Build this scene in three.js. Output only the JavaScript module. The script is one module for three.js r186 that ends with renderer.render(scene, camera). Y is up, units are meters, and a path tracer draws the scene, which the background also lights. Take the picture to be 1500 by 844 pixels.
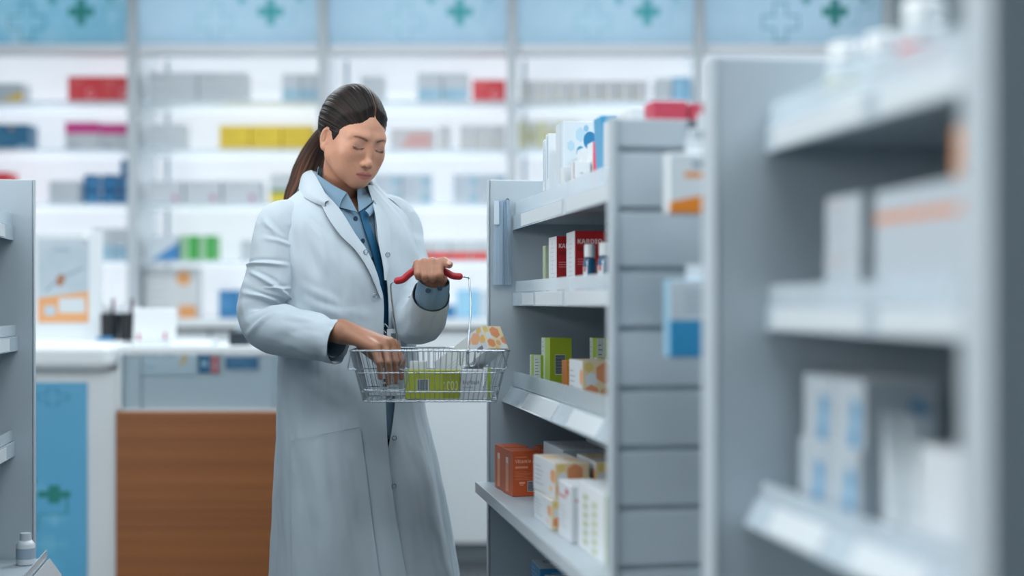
import * as THREE from 'three';
import { RoundedBoxGeometry } from 'three/addons/geometries/RoundedBoxGeometry.js';
import { mergeGeometries, mergeVertices } from 'three/addons/utils/BufferGeometryUtils.js';
import { RectAreaLightUniformsLib } from 'three/addons/lights/RectAreaLightUniformsLib.js';

// ---------- camera, lights, exposure ----------
RectAreaLightUniformsLib.init();
const scene = new THREE.Scene();
scene.background = new THREE.Color(0x05070a);
const FOCAL = 2083, EYE = 1.18, HORIZON = 445;           // focal length and horizon row for a 1500 x 844 picture
const camera = new THREE.PerspectiveCamera(2 * Math.atan(422 / FOCAL) * 180 / Math.PI, 1500 / 844, 0.05, 60);
camera.position.set(0, EYE, 0);
camera.setViewOffset(1500, 844, 0, 422 - HORIZON, 1500, 844);
camera.focus = 3.12;
camera.userData.fStop = 1.15;
camera.updateMatrixWorld();
const renderer = new THREE.WebGLRenderer({ antialias: true });
renderer.toneMapping = THREE.LinearToneMapping;
renderer.toneMappingExposure = 1.0;
renderer.shadowMap.enabled = true;

const COOL = new THREE.Color(0.90, 0.965, 1.0);
const CEIL = 2.95;
// ceiling panels over the shop floor: [x, z, width, depth, intensity]
const PANELS = [
  [-1.5, -1.35, 1.2, 0.6, 3.5], [0.1, -1.35, 1.2, 0.6, 10], [1.7, -1.35, 1.2, 0.6, 14],
  [-1.5, -2.6, 1.2, 0.6, 4], [0.1, -2.6, 1.2, 0.6, 3], [1.7, -2.6, 1.2, 0.6, 4],
  [-1.5, -4.9, 1.2, 0.6, 16], [0.1, -4.9, 1.2, 0.6, 16], [1.7, -4.9, 1.2, 0.6, 16],
];
for (const [x, z, w, d, i] of PANELS) {
  const l = new THREE.RectAreaLight(COOL, i, w - 0.04, d - 0.04);
  l.position.set(x, CEIL - 0.035, z);
  l.lookAt(x, 0, z);
  scene.add(l);
}

// daylight from the frosted shop window in the left wall
const WIN = { z0: -1.9, z1: 1.2, y0: 1.3, y1: 2.75 };
const day = new THREE.RectAreaLight(new THREE.Color(1.0, 0.985, 0.96), 8.5, WIN.z1 - WIN.z0 - 0.1, WIN.y1 - WIN.y0 - 0.1);
day.position.set(-3.93, (WIN.y0 + WIN.y1) / 2, (WIN.z0 + WIN.z1) / 2); day.lookAt(4, (WIN.y0 + WIN.y1) / 2, (WIN.z0 + WIN.z1) / 2); scene.add(day);

// ---------- helpers ----------
let seed = 20240611;
const rnd = () => { seed = (seed * 1664525 + 1013904223) >>> 0; return seed / 4294967296; };
const names = new Map();
function numbered(name) {
  const n = names.get(name) || 0; names.set(name, n + 1);
  return n ? name + '_' + String(n).padStart(3, '0') : name;
}
function shade(o) { o.traverse((m) => { if (m.isMesh) { m.castShadow = true; m.receiveShadow = true; } }); return o; }
function tag(o, label, category, group) {
  o.userData.label = label; o.userData.category = category;
  if (group) o.userData.group = group;
  return o;
}
function thing(name, label, category, [x, y, z] = [0, 0, 0], turn = 0, group) {
  const o = new THREE.Group(); o.name = numbered(name);
  o.position.set(x, y, z); o.rotation.y = turn; scene.add(o);
  return tag(o, label, category, group);
}
function part(name, geo, mat, parent) {
  const m = new THREE.Mesh(geo, mat); m.name = name; m.castShadow = m.receiveShadow = true; parent.add(m); return m;
}
function single(name, geo, mat, label, category, pos, turn = 0, group) {
  const m = new THREE.Mesh(geo, mat); m.name = numbered(name); m.castShadow = m.receiveShadow = true;
  m.position.set(...pos); m.rotation.y = turn; scene.add(m);
  return tag(m, label, category, group);
}
function struct(name, geo, mat) {
  const m = new THREE.Mesh(geo, mat); m.name = name; m.userData.kind = 'structure'; m.castShadow = m.receiveShadow = true; scene.add(m); return m;
}
function bx(w, h, d, x = 0, y = 0, z = 0, r = 0.0015) {            // rounded box, centred
  const rr = Math.min(r, w * 0.45, h * 0.45, d * 0.45);
  const g = rr > 0 ? new RoundedBoxGeometry(w, h, d, 1, rr) : new THREE.BoxGeometry(w, h, d);
  return g.translate(x, y, z);
}
function span(x0, x1, y0, y1, z0, z1, r) { return bx(x1 - x0, y1 - y0, z1 - z0, (x0 + x1) / 2, (y0 + y1) / 2, (z0 + z1) / 2, r); }
function clean(g) { const o = new THREE.BufferGeometry(); for (const k of ['position', 'normal', 'uv']) if (g.attributes[k]) o.setAttribute(k, g.attributes[k]); if (g.index) o.setIndex(g.index); return o.index ? o.toNonIndexed() : o; }
const merged = (list) => mergeGeometries(list.map(clean), false);
function tube(points, r, seg = 24, rad = 7, tension = 0.5) {
  const c = new THREE.CatmullRomCurve3(points.map((p) => p.isVector3 ? p : new THREE.Vector3(...p)), false, 'catmullrom', tension);
  return new THREE.TubeGeometry(c, seg, r, rad, false);
}
function rod(a, b, r, rad = 6) {                                    // straight wire with closed ends
  const A = new THREE.Vector3(...a), B = new THREE.Vector3(...b), d = B.clone().sub(A);
  const g = new THREE.CylinderGeometry(r, r, d.length(), rad, 1, false);
  g.applyQuaternion(new THREE.Quaternion().setFromUnitVectors(new THREE.Vector3(0, 1, 0), d.clone().normalize()));
  return g.translate((A.x + B.x) / 2, (A.y + B.y) / 2, (A.z + B.z) / 2);
}
const mat = (color, roughness = 0.6, extra = {}) => new THREE.MeshPhysicalMaterial({ color, roughness, ...extra });
function canvasTex(w, h, draw) {
  const c = document.createElement('canvas'); c.width = w; c.height = h;
  draw(c.getContext('2d'), w, h);
  const t = new THREE.CanvasTexture(c); t.colorSpace = THREE.SRGBColorSpace; t.anisotropy = 4; return t;
}
const printed = (w, h, draw, roughness = 0.42) => new THREE.MeshPhysicalMaterial({ map: canvasTex(w, h, draw), roughness });
// metre position of a picture point at a given depth, used while measuring the photograph
const X = (px, D) => (px - 750) / FOCAL * D;
const Y = (py, D) => EYE - (py - HORIZON) / FOCAL * D;
// ---------- distance-field tools for the body ----------
const V = (x, y, z) => new THREE.Vector3(x, y, z);
const clamp = (x, a, b) => x < a ? a : x > b ? b : x;
const sstep = (a, b, x) => { const t = clamp((x - a) / (b - a), 0, 1); return t * t * (3 - 2 * t); };
const mixn = (a, b, t) => a + (b - a) * t;
const smin = (a, b, k) => { const h = Math.max(k - Math.abs(a - b), 0) / k; return Math.min(a, b) - h * h * k * 0.25; };
const smax = (a, b, k) => -smin(-a, -b, k);
const ell = (x, y, z, cx, cy, cz, rx, ry, rz) => { const a = (x - cx) / rx, b = (y - cy) / ry, c = (z - cz) / rz, k0 = Math.sqrt(a * a + b * b + c * c), a2 = a / rx, b2 = b / ry, c2 = c / rz, k1 = Math.sqrt(a2 * a2 + b2 * b2 + c2 * c2); return k1 < 1e-9 ? -Math.min(rx, ry, rz) : k0 * (k0 - 1) / k1; };
const sph = (x, y, z, cx, cy, cz, r) => Math.hypot(x - cx, y - cy, z - cz) - r;
const cone = (x, y, z, ax, ay, az, ra, bx_, by, bz, rb) => { const dx = bx_ - ax, dy = by - ay, dz = bz - az, px = x - ax, py = y - ay, pz = z - az, h = clamp((px * dx + py * dy + pz * dz) / (dx * dx + dy * dy + dz * dz), 0, 1); return Math.hypot(px - dx * h, py - dy * h, pz - dz * h) - (ra + (rb - ra) * h); };
const h3 = (i, j, k) => { let n = Math.imul(i, 374761393) ^ Math.imul(j, 668265263) ^ Math.imul(k, 1274126177); n = Math.imul(n ^ (n >>> 13), 1274126177); return ((n ^ (n >>> 16)) >>> 0) / 4294967296 * 2 - 1; };
function noise(x, y, z) {
  const i = Math.floor(x), j = Math.floor(y), k = Math.floor(z), f = (t) => t * t * t * (t * (t * 6 - 15) + 10), u = f(x - i), v = f(y - j), w = f(z - k);
  const m = (a, b, t) => a + (b - a) * t;
  return m(m(m(h3(i, j, k), h3(i + 1, j, k), u), m(h3(i, j + 1, k), h3(i + 1, j + 1, k), u), v), m(m(h3(i, j, k + 1), h3(i + 1, j, k + 1), u), m(h3(i, j + 1, k + 1), h3(i + 1, j + 1, k + 1), u), v), w);
}
function meshField(f, lo, hi, cell) {                                 // surface nets
  const n = [0, 1, 2].map((i) => Math.ceil((hi[i] - lo[i]) / cell) + 1), [nx, ny, nz] = n, field = new Float32Array(nx * ny * nz), B = 8;
  for (let bz = 0; bz < nz; bz += B) for (let by = 0; by < ny; by += B) for (let b = 0; b < nx; b += B) {
    const c = f(lo[0] + (b + B / 2) * cell, lo[1] + (by + B / 2) * cell, lo[2] + (bz + B / 2) * cell), far = Math.abs(c) > B * cell * 1.6;
    for (let k = bz; k < Math.min(bz + B, nz); k++) for (let j = by; j < Math.min(by + B, ny); j++) for (let i = b; i < Math.min(b + B, nx); i++) field[(k * ny + j) * nx + i] = far ? c : f(lo[0] + i * cell, lo[1] + j * cell, lo[2] + k * cell);
  }
  const id = new Int32Array(nx * ny * nz).fill(-1), pos = [], idx = [], at = (i, j, k) => (k * ny + j) * nx + i;
  for (let k = 0; k < nz - 1; k++) for (let j = 0; j < ny - 1; j++) for (let i = 0; i < nx - 1; i++) {
    let m = 0; const q = [];
    for (let c = 0; c < 8; c++) { const v = field[at(i + (c & 1), j + ((c >> 1) & 1), k + (c >> 2))]; q.push(v); if (v < 0) m |= 1 << c; }
    if (m === 0 || m === 255) continue;
    let sx = 0, sy = 0, sz = 0, cnt = 0;
    for (let e = 0; e < 3; e++) for (let c = 0; c < 8; c++) if (!(c & (1 << e))) { const d = c | (1 << e); if ((q[c] < 0) !== (q[d] < 0)) { const t = q[c] / (q[c] - q[d]); sx += (c & 1) + (e === 0 ? t : 0); sy += ((c >> 1) & 1) + (e === 1 ? t : 0); sz += (c >> 2) + (e === 2 ? t : 0); cnt++; } }
    id[at(i, j, k)] = pos.length / 3;
    pos.push(lo[0] + (i + sx / cnt) * cell, lo[1] + (j + sy / cnt) * cell, lo[2] + (k + sz / cnt) * cell);
  }
  const quad = (a, b, c, d, flip) => { if (a < 0 || b < 0 || c < 0 || d < 0) return; flip ? idx.push(a, c, b, a, d, c) : idx.push(a, b, c, a, c, d); };
  for (let k = 1; k < nz - 1; k++) for (let j = 1; j < ny - 1; j++) for (let i = 1; i < nx - 1; i++) {
    const s = field[at(i, j, k)] < 0;
    if (s !== field[at(i + 1, j, k)] < 0) quad(id[at(i, j - 1, k - 1)], id[at(i, j, k - 1)], id[at(i, j, k)], id[at(i, j - 1, k)], !s);
    if (s !== field[at(i, j + 1, k)] < 0) quad(id[at(i - 1, j, k - 1)], id[at(i - 1, j, k)], id[at(i, j, k)], id[at(i, j, k - 1)], !s);
    if (s !== field[at(i, j, k + 1)] < 0) quad(id[at(i - 1, j - 1, k)], id[at(i, j - 1, k)], id[at(i, j, k)], id[at(i - 1, j, k)], !s);
  }
  const e = cell * 0.25, nor = new Float32Array(pos.length);
  for (let v = 0; v < pos.length; v += 3) for (let it = 0; it < 2; it++) {
    const x = pos[v], y = pos[v + 1], z = pos[v + 2];
    let gx = f(x + e, y, z) - f(x - e, y, z), gy = f(x, y + e, z) - f(x, y - e, z), gz = f(x, y, z + e) - f(x, y, z - e); const l = Math.hypot(gx, gy, gz) || 1; gx /= l; gy /= l; gz /= l;
    const d = it ? 0 : clamp(f(x, y, z), -cell * 0.5, cell * 0.5);
    pos[v] -= gx * d; pos[v + 1] -= gy * d; pos[v + 2] -= gz * d; nor[v] = gx; nor[v + 1] = gy; nor[v + 2] = gz;
  }
  const g = new THREE.BufferGeometry();
  g.setAttribute('position', new THREE.Float32BufferAttribute(pos, 3)); g.setAttribute('normal', new THREE.BufferAttribute(nor, 3)); g.setIndex(idx);
  return g;
}
function paint(g, f) { const p = g.attributes.position, c = new Float32Array(p.count * 3); for (let i = 0; i < p.count; i++) { const q = f(p.getX(i), p.getY(i), p.getZ(i), i); c[i * 3] = q[0]; c[i * 3 + 1] = q[1]; c[i * 3 + 2] = q[2]; } g.setAttribute('color', new THREE.BufferAttribute(c, 3)); return g; }
// sheet of cloth: P(u, v) on a grid, given thickness th inward; closed in u when wrap
function cloth(P, nu, nv, th, wrap = false) {
  const pos = [], idx = [], uv = [], cols = wrap ? nu : nu + 1;
  for (let j = 0; j <= nv; j++) for (let i = 0; i < cols; i++) { const p = P(i / nu, j / nv); pos.push(p.x, p.y, p.z); uv.push(i / nu, j / nv); }
  const at = (i, j) => j * cols + (wrap ? (i + nu) % nu : i);
  for (let j = 0; j < nv; j++) for (let i = 0; i < nu; i++) { const a = at(i, j), b = at(i + 1, j), c = at(i + 1, j + 1), d = at(i, j + 1); idx.push(a, b, c, a, c, d); }
  const g = new THREE.BufferGeometry(); g.setAttribute('position', new THREE.Float32BufferAttribute(pos, 3)); g.setIndex(idx); g.computeVertexNormals();
  const N = g.attributes.normal.array, n = pos.length / 3, all = pos.slice();
  for (let i = 0; i < n * 3; i++) all.push(pos[i] - N[i] * th);
  const id2 = idx.slice(); for (let t = 0; t < idx.length; t += 3) id2.push(idx[t] + n, idx[t + 2] + n, idx[t + 1] + n);
  const rim = (a, b) => id2.push(a, a + n, b, b, a + n, b + n);
  for (let i = 0; i < nu; i++) { rim(at(i, 0), at(i + 1, 0)); rim(at(i + 1, nv), at(i, nv)); }
  if (!wrap) for (let j = 0; j < nv; j++) { rim(at(0, j + 1), at(0, j)); rim(at(nu, j), at(nu, j + 1)); }
  const o = new THREE.BufferGeometry(); o.setAttribute('position', new THREE.Float32BufferAttribute(all, 3)); o.setIndex(id2);
  const nn = new Float32Array(n * 6); for (let i = 0; i < n * 3; i++) { nn[i] = N[i]; nn[n * 3 + i] = -N[i]; }
  o.setAttribute('normal', new THREE.BufferAttribute(nn, 3)); o.setAttribute('uv', new THREE.Float32BufferAttribute(uv.concat(uv), 2));
  return o;
}
// smooth lookup in a table of [key, ...values]
function table(rows) {
  return (t) => {
    let i = 0; while (i < rows.length - 2 && t > rows[i + 1][0]) i++;
    const a = rows[i], b = rows[i + 1], p = rows[Math.max(i - 1, 0)], q = rows[Math.min(i + 2, rows.length - 1)], h = b[0] - a[0], s = clamp((t - a[0]) / h, 0, 1), s2 = s * s, s3 = s2 * s, out = [];
    for (let k = 1; k < a.length; k++) { const m0 = (b[k] - p[k]) / ((b[0] - p[0]) || 1) * h, m1 = (q[k] - a[k]) / ((q[0] - a[0]) || 1) * h; out.push((2 * s3 - 3 * s2 + 1) * a[k] + (s3 - 2 * s2 + s) * m0 + (-2 * s3 + 3 * s2) * b[k] + (s3 - s2) * m1); }
    return out;
  };
}
// ---------- room ----------
const wallMat = mat(0xc9d2d6, 0.8), ceilMat = mat(0xdfe5e8, 0.9), floorMat = (() => {
  const t = canvasTex(512, 512, (c, w, h) => {
    c.fillStyle = '#44494d'; c.fillRect(0, 0, w, h);
    for (let i = 0; i < 9000; i++) { const v = 50 + Math.floor(rnd() * 50); c.fillStyle = `rgba(${v},${v + 4},${v + 8},.35)`; c.fillRect(rnd() * w, rnd() * h, 1 + rnd() * 2, 1 + rnd() * 2); }
  });
  t.wrapS = t.wrapT = THREE.RepeatWrapping; t.repeat.set(6, 8);
  return new THREE.MeshPhysicalMaterial({ map: t, roughness: 0.35 });
})();
struct('floor', span(-4, 4, -0.1, 0, -7.5, 1.6, 0), floorMat);
struct('ceiling', span(-4, 4, CEIL, CEIL + 0.1, -7.5, 1.6, 0), ceilMat);
struct('wall_back', span(-4, 4, 0, CEIL, -7.6, -7.5, 0), mat(0x9fb0b6, 0.8));
struct('wall_left', merged([span(-4.1, -4, 0, WIN.y0, -7.6, 1.7, 0), span(-4.1, -4, WIN.y1, CEIL, -7.6, 1.7, 0), span(-4.1, -4, WIN.y0, WIN.y1, -7.6, WIN.z0, 0), span(-4.1, -4, WIN.y0, WIN.y1, WIN.z1, 1.7, 0)]), wallMat);
{ // frosted shop window, bright with daylight
  const w = new THREE.Group(); w.name = 'window_1'; w.userData.kind = 'structure'; scene.add(w);
  const fm = mat(0x8d979d, 0.4), zm = (WIN.z0 + WIN.z1) / 2;
  part('pane', span(-4.06, -4.05, WIN.y0 + 0.04, WIN.y1 - 0.04, WIN.z0 + 0.04, zm - 0.02, 0), new THREE.MeshStandardMaterial({ color: 0xeef3f6, roughness: 0.5, emissive: 0xf2f6ff, emissiveIntensity: 0.9 }), w);
  part('pane', span(-4.06, -4.05, WIN.y0 + 0.04, WIN.y1 - 0.04, zm + 0.02, WIN.z1 - 0.04, 0), w.children[0].material, w);
  for (const a of [[WIN.y0, WIN.y0 + 0.04, WIN.z0, WIN.z1], [WIN.y1 - 0.04, WIN.y1, WIN.z0, WIN.z1], [WIN.y0 + 0.04, WIN.y1 - 0.04, WIN.z0, WIN.z0 + 0.04], [WIN.y0 + 0.04, WIN.y1 - 0.04, WIN.z1 - 0.04, WIN.z1], [WIN.y0 + 0.04, WIN.y1 - 0.04, zm - 0.02, zm + 0.02]]) part('window_frame', span(-4.09, -4.0, a[0], a[1], a[2], a[3], 0.002), fm, w);
}
struct('wall_right', span(4, 4.1, 0, CEIL, -7.6, 1.7, 0), wallMat);
struct('wall_front', span(-4, 4, 0, CEIL, 1.6, 1.7, 0), mat(0x6d7f8a, 0.8));
{
  const frameM = mat(0xe8ecee, 0.5), glow = new THREE.MeshStandardMaterial({ color: 0xffffff, emissive: 0xeef7ff, emissiveIntensity: 1.2 });
  PANELS.forEach(([x, z, w, d], i) => {
    const row = ['nearest the camera', 'above the shelving aisle', 'above the service counter'][Math.floor(i / 3)];
    const col = ['on the left', 'in the middle', 'on the right'][i % 3];
    const t = thing('ceiling_light', `square-cornered white ceiling light panel ${row}, ${col}`, 'ceiling light', [x, CEIL, z], 0, 'ceiling light panels');
    part('frame', merged([span(-w / 2, w / 2, -0.03, 0, -d / 2, -d / 2 + 0.02), span(-w / 2, w / 2, -0.03, 0, d / 2 - 0.02, d / 2), span(-w / 2, -w / 2 + 0.02, -0.03, 0, -d / 2 + 0.02, d / 2 - 0.02), span(w / 2 - 0.02, w / 2, -0.03, 0, -d / 2 + 0.02, d / 2 - 0.02)]), frameM, t);
    part('light_diffuser', span(-w / 2 + 0.02, w / 2 - 0.02, -0.02, -0.01, -d / 2 + 0.02, d / 2 - 0.02, 0), glow, t);
  });
}
// ---------- lit wall shelving at the back ----------
const GLOWW = 0.66;                                                   // how bright the light panels behind the wall shelves look
const SH = { A: 2.16, B: 1.93, C: 1.665, D: 1.39, E: 1.11 };
const postX = [-2.72, -1.818, -0.905, 0, 0.897, 1.80];
const postM = mat(0xbac1c6, 0.45), acryl = new THREE.MeshPhysicalMaterial({ color: 0xf2f8fb, roughness: 0.5, transmission: 0.8 });
const lightM = new THREE.MeshStandardMaterial({ color: 0xd0d4d8, roughness: 0.6, emissive: new THREE.Color(0.93, 0.955, 1.0), emissiveIntensity: 0.5 });
const plus = (c, x, y, s, t) => { c.fillRect(x - s / 2, y - t / 2, s, t); c.fillRect(x - t / 2, y - s / 2, t, s); };
const plusLine = (c, x, y, s, t) => { const a = s / 2, b = t / 2; c.beginPath(); [[-b, -a], [b, -a], [b, -b], [a, -b], [a, b], [b, b], [b, a], [-b, a], [-b, b], [-a, b], [-a, -b], [-b, -b]].forEach(([u, v], i) => i ? c.lineTo(x + u, y + v) : c.moveTo(x + u, y + v)); c.closePath(); c.stroke(); };
function headerPrint(strong, deep) {
  return printed(512, 256, (c, w, h) => {                            // pale blue film with pharmacy crosses
    c.fillStyle = deep ? '#8cc6db' : '#bfdcec'; c.fillRect(0, 0, w, h);
    for (let i = 0; i < 46; i++) { const s = 20 + rnd() * 50; c.fillStyle = `rgba(200,228,238,${0.10 + rnd() * 0.12})`; plus(c, rnd() * w, h * 0.4 + rnd() * h * 0.6, s, s * 0.4); }
    c.lineWidth = 4; c.strokeStyle = strong ? 'rgba(38,120,140,.75)' : 'rgba(90,170,185,.4)';
    plusLine(c, 0.43 * w, 0.766 * h, 104, 34);
    c.fillStyle = strong ? 'rgba(40,130,125,.9)' : 'rgba(60,160,165,.7)'; plus(c, 0.735 * w, 0.657 * h, 74, 25);
    c.fillStyle = strong ? 'rgba(45,135,140,.7)' : 'rgba(70,165,175,.5)'; plus(c, 0.575 * w, 0.53 * h, 28, 10);
    plus(c, 0.895 * w, 0.46 * h, 46, 16); plus(c, 0.16 * w, 0.2 * h, 40, 14); plus(c, 0.62 * w, 0.14 * h, 26, 9);
    c.lineWidth = 3; c.strokeStyle = strong ? 'rgba(45,140,150,.5)' : 'rgba(80,170,185,.35)';
    c.beginPath(); c.moveTo(0.79 * w, 0.78 * h); c.lineTo(0.86 * w, 0.78 * h); c.lineTo(0.87 * w, 0.62 * h); c.lineTo(0.94 * w, 0.60 * h); c.lineTo(0.95 * w, 0.46 * h); c.stroke();
  }, 0.9);
}
const headM = [headerPrint(true, true), headerPrint(false, false), headerPrint(false, false), headerPrint(false, false), headerPrint(true, false)];
for (const m of headM) m.transmission = 0.8;                          // translucent film, lit from the light panel behind it
const bayWords = ['leftmost, beside the magenta boxes', 'behind the ponytail', 'middle one, behind her face', 'fourth from the left', 'rightmost, behind the foreground shelf'];
const filmM = new THREE.MeshPhysicalMaterial({ color: 0xf6f9fb, roughness: 0.9, transmission: 0.9 }), lightM0 = mat(0xaeb9c0, 0.5);
const cabM = mat(0xd3d9dd, 0.4), gapM = mat(0x8e999f, 0.6);
for (let b = 0; b < 5; b++) {
  const x0 = postX[b], x1 = postX[b + 1];
  const t = thing('wall_shelf_unit', `backlit wall shelving bay with blue cross header, ${bayWords[b]}`, 'shelving', [0, 0, 0], 0, 'backlit wall shelving bays');
  const post = (x) => part('post', span(x - 0.023, x + 0.023, 1.11, 2.88, -6.84, -6.80), postM, t);
  post(x0); if (b === 4) post(x1);
  const a = x0 + 0.023, e = x1 - (b === 4 ? 0.023 : 0.023);
  part('header_panel', span(a, e, 2.425, 2.88, -6.826, -6.823, 0), [lightM0, lightM0, lightM0, lightM0, headM[b], filmM], t);
  part('header_rail', span(a, e, 2.385, 2.423, -6.95, -6.83), mat(0xdcdfe3, 0.5), t);
  part('light_panel', span(a - 0.02, e + 0.02, 1.112, 2.88, -7.3, -7.27, 0), lightM, t);
  part('side_panel', span(x0 - 0.006, x0 + 0.006, 1.112, 2.88, -7.26, -6.85, 0), mat(0xdde3e7, 0.5), t);
  part('upright', span(a + 0.03, a + 0.05, 1.112, 2.42, -7.262, -7.24), mat(0xb7c4cc, 0.4), t);
  for (const k of ['A', 'B', 'C', 'D']) part('shelf', span(a, e, SH[k] - 0.014, SH[k], -7.235, -6.845, 0.002), acryl, t);
  const l = new THREE.RectAreaLight(new THREE.Color(0.965, 0.98, 1.0), GLOWW, e - a - 0.01, 1.74);
  l.position.set((a + e) / 2, 1.995, -7.265); l.lookAt((a + e) / 2, 1.995, 0); scene.add(l);
}
{ // base cabinets under the lit shelves
  const edges = []; for (let x = -2.732; x < 1.9; x += 0.9) edges.push(x);
  edges.forEach((x, i) => {
    const words_ = ['white two-door base cabinet at the far left below the lit shelves', 'white two-door base cabinet second from left, behind the wood counter', 'white two-door base cabinet directly behind the standing woman', 'white two-door base cabinet visible between the coat hem and shelf end panel', 'white two-door base cabinet behind the middle shelving', 'white two-door base cabinet at the far right below the lit shelves'];
    const t = thing('base_cabinet', words_[i], 'cabinet', [x + 0.45, 0, -6.5], 0, 'white base cabinets');
    part('carcass', span(-0.45, 0.45, 0.08, 1.07, -0.74, -0.02), gapM, t);
    part('plinth', span(-0.45, 0.45, 0, 0.08, -0.7, -0.05), gapM, t);
    for (const s of [0, 1]) {
      const d = part('door', span(-0.447 + s * 0.4515, -0.004 + s * 0.4515, 0.085, 1.06, -0.02, 0, 0.003), cabM, t);
      part('handle', span(s ? 0.02 : -0.04, s ? 0.04 : -0.02, 0.88, 0.98, 0, 0.02), mat(0xb8bfc4, 0.3, { metalness: 0.8 }), d);
    }
  });
  single('back_worktop', span(-2.74, 1.82, 1.07, 1.11, -7.26, -6.47, 0.006), mat(0xdfe4e7, 0.35), 'long white worktop along the back wall below the lit shelves', 'worktop', [0, 0, 0]);
}
// boxes on the lit shelves: drawn fronts
const lines = (c, x, y, w, n, st, col, th = 2) => { c.fillStyle = col; for (let i = 0; i < n; i++) c.fillRect(x, y + i * st, w * (0.6 + 0.4 * ((i * 37) % 10) / 10), th); };
const D_ = {
  red: ['#d8323c', (c) => { lines(c, 10, 14, 60, 2, 9, 'rgba(255,220,220,.55)', 3); lines(c, 10, 44, 44, 3, 9, 'rgba(255,220,220,.4)', 2); c.strokeStyle = 'rgba(255,235,235,.7)'; c.lineWidth = 5; c.beginPath(); c.arc(88, 62, 13, 0, 5); c.stroke(); }],
  greywedge: ['#b9c2c8', (c) => { c.fillStyle = '#e2b81d'; c.beginPath(); c.moveTo(20, 96); c.lineTo(128, 40); c.lineTo(128, 96); c.fill(); }],
  teal: ['#19668c', (c) => { lines(c, 14, 34, 90, 4, 11, 'rgba(150,205,225,.35)', 3); c.fillStyle = '#d8a13c'; c.fillRect(70, 8, 10, 12); c.fillStyle = 'rgba(220,235,240,.6)'; c.fillRect(92, 78, 30, 9); }],
  magenta: ['#c3c8cd', (c) => { c.fillStyle = '#c92f86'; c.fillRect(0, 0, 128, 40); lines(c, 8, 82, 70, 1, 8, 'rgba(70,80,110,.6)', 6); lines(c, 8, 50, 50, 2, 8, 'rgba(110,120,130,.4)', 3); }],
  plain: ['#c3c9cf', (c) => { lines(c, 10, 14, 70, 1, 9, 'rgba(90,105,120,.35)', 5); lines(c, 10, 40, 100, 3, 12, 'rgba(110,125,140,.18)', 4); }],
  plainpink: ['#c5cad0', (c) => { lines(c, 10, 14, 90, 2, 10, 'rgba(110,120,135,.25)', 4); c.fillStyle = '#b05a86'; c.fillRect(92, 58, 14, 26); }],
  cyanlow: ['#c8cfd6', (c) => { c.fillStyle = '#a5c8da'; c.fillRect(0, 50, 128, 46); lines(c, 10, 60, 90, 2, 14, 'rgba(70,130,160,.35)', 5); }],
  yellow: ['#e6c42a', (c) => { c.fillStyle = 'rgba(190,150,10,.5)'; c.fillRect(0, 70, 128, 10); lines(c, 12, 20, 80, 3, 13, 'rgba(150,120,10,.4)', 4); }],
  yellowlow: ['#c6cbcf', (c) => { c.fillStyle = '#3f7d68'; c.fillRect(0, 48, 128, 12); c.fillStyle = '#d8c02c'; c.fillRect(0, 60, 128, 36); }],
  green: ['#39a648', (c) => { c.fillStyle = '#9cc69d'; c.fillRect(0, 0, 60, 96); lines(c, 6, 12, 44, 5, 15, 'rgba(40,120,60,.4)', 4); }],
  bluewedge: ['#c7d0d7', (c) => { c.fillStyle = '#2c7fb8'; c.beginPath(); c.moveTo(10, 96); c.lineTo(128, 26); c.lineTo(128, 96); c.fill(); }],
  beige: ['#c9ccce', (c) => { c.fillStyle = '#d8995f'; c.beginPath(); for (let i = 0; i < 6; i++) c.lineTo(96 + 20 * Math.cos(i * 1.047), 20 + 16 * Math.sin(i * 1.047)); c.fill(); c.fillRect(84, 72, 44, 24); lines(c, 8, 10, 60, 6, 13, 'rgba(120,130,140,.22)', 4); }],
  blue: ['#2a75a8', (c) => { lines(c, 12, 30, 80, 3, 14, 'rgba(190,220,240,.4)', 5); }],
  pink: ['#c9c6c8', (c) => { c.fillStyle = '#cfa3a0'; c.beginPath(); c.moveTo(30, 90); c.lineTo(58, 22); c.lineTo(120, 22); c.lineTo(120, 90); c.fill(); }],
  bluedot: ['#bfc8d1', (c) => { c.fillStyle = '#9dbccd'; c.fillRect(84, 8, 40, 34); c.fillRect(84, 58, 40, 34); lines(c, 10, 16, 60, 4, 16, 'rgba(90,110,140,.25)', 5); }],
  redband: ['#d5d9dc', (c) => { c.fillStyle = '#c3ccd0'; c.fillRect(10, 8, 108, 44); c.fillStyle = '#d63a2c'; c.fillRect(0, 56, 128, 40); }],
  pale: ['#c6c8cb', (c) => { c.fillStyle = 'rgba(190,165,110,.3)'; c.fillRect(8, 60, 60, 20); lines(c, 10, 14, 90, 3, 12, 'rgba(120,120,130,.25)', 4); }],
  olive: ['#c9c9c0', (c) => { c.fillStyle = '#bdbd74'; c.fillRect(0, 0, 26, 96); c.fillStyle = 'rgba(150,150,80,.4)'; c.fillRect(40, 30, 80, 40); }],
  skyend: ['#c8d2d9', (c) => { c.fillStyle = '#86bcda'; c.fillRect(66, 0, 62, 96); }],
  sky: ['#8cc0dc', (c) => { lines(c, 16, 20, 80, 4, 16, 'rgba(240,250,255,.35)', 5); }],
  lilac: ['#d2d7db', (c) => { c.fillStyle = '#a4aecb'; c.fillRect(10, 62, 108, 20); }],
  reddot: ['#d4d4d6', (c) => { c.fillStyle = '#d93a36'; c.beginPath(); c.arc(84, 48, 16, 0, 7); c.fill(); }],
};
const frontM = {}, sideM = {};
for (const k in D_) {
  frontM[k] = printed(128, 96, (c, w, h) => { c.fillStyle = D_[k][0]; c.fillRect(0, 0, w, h); D_[k][1](c); });
  sideM[k] = mat(D_[k][0], 0.5);
}
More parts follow.
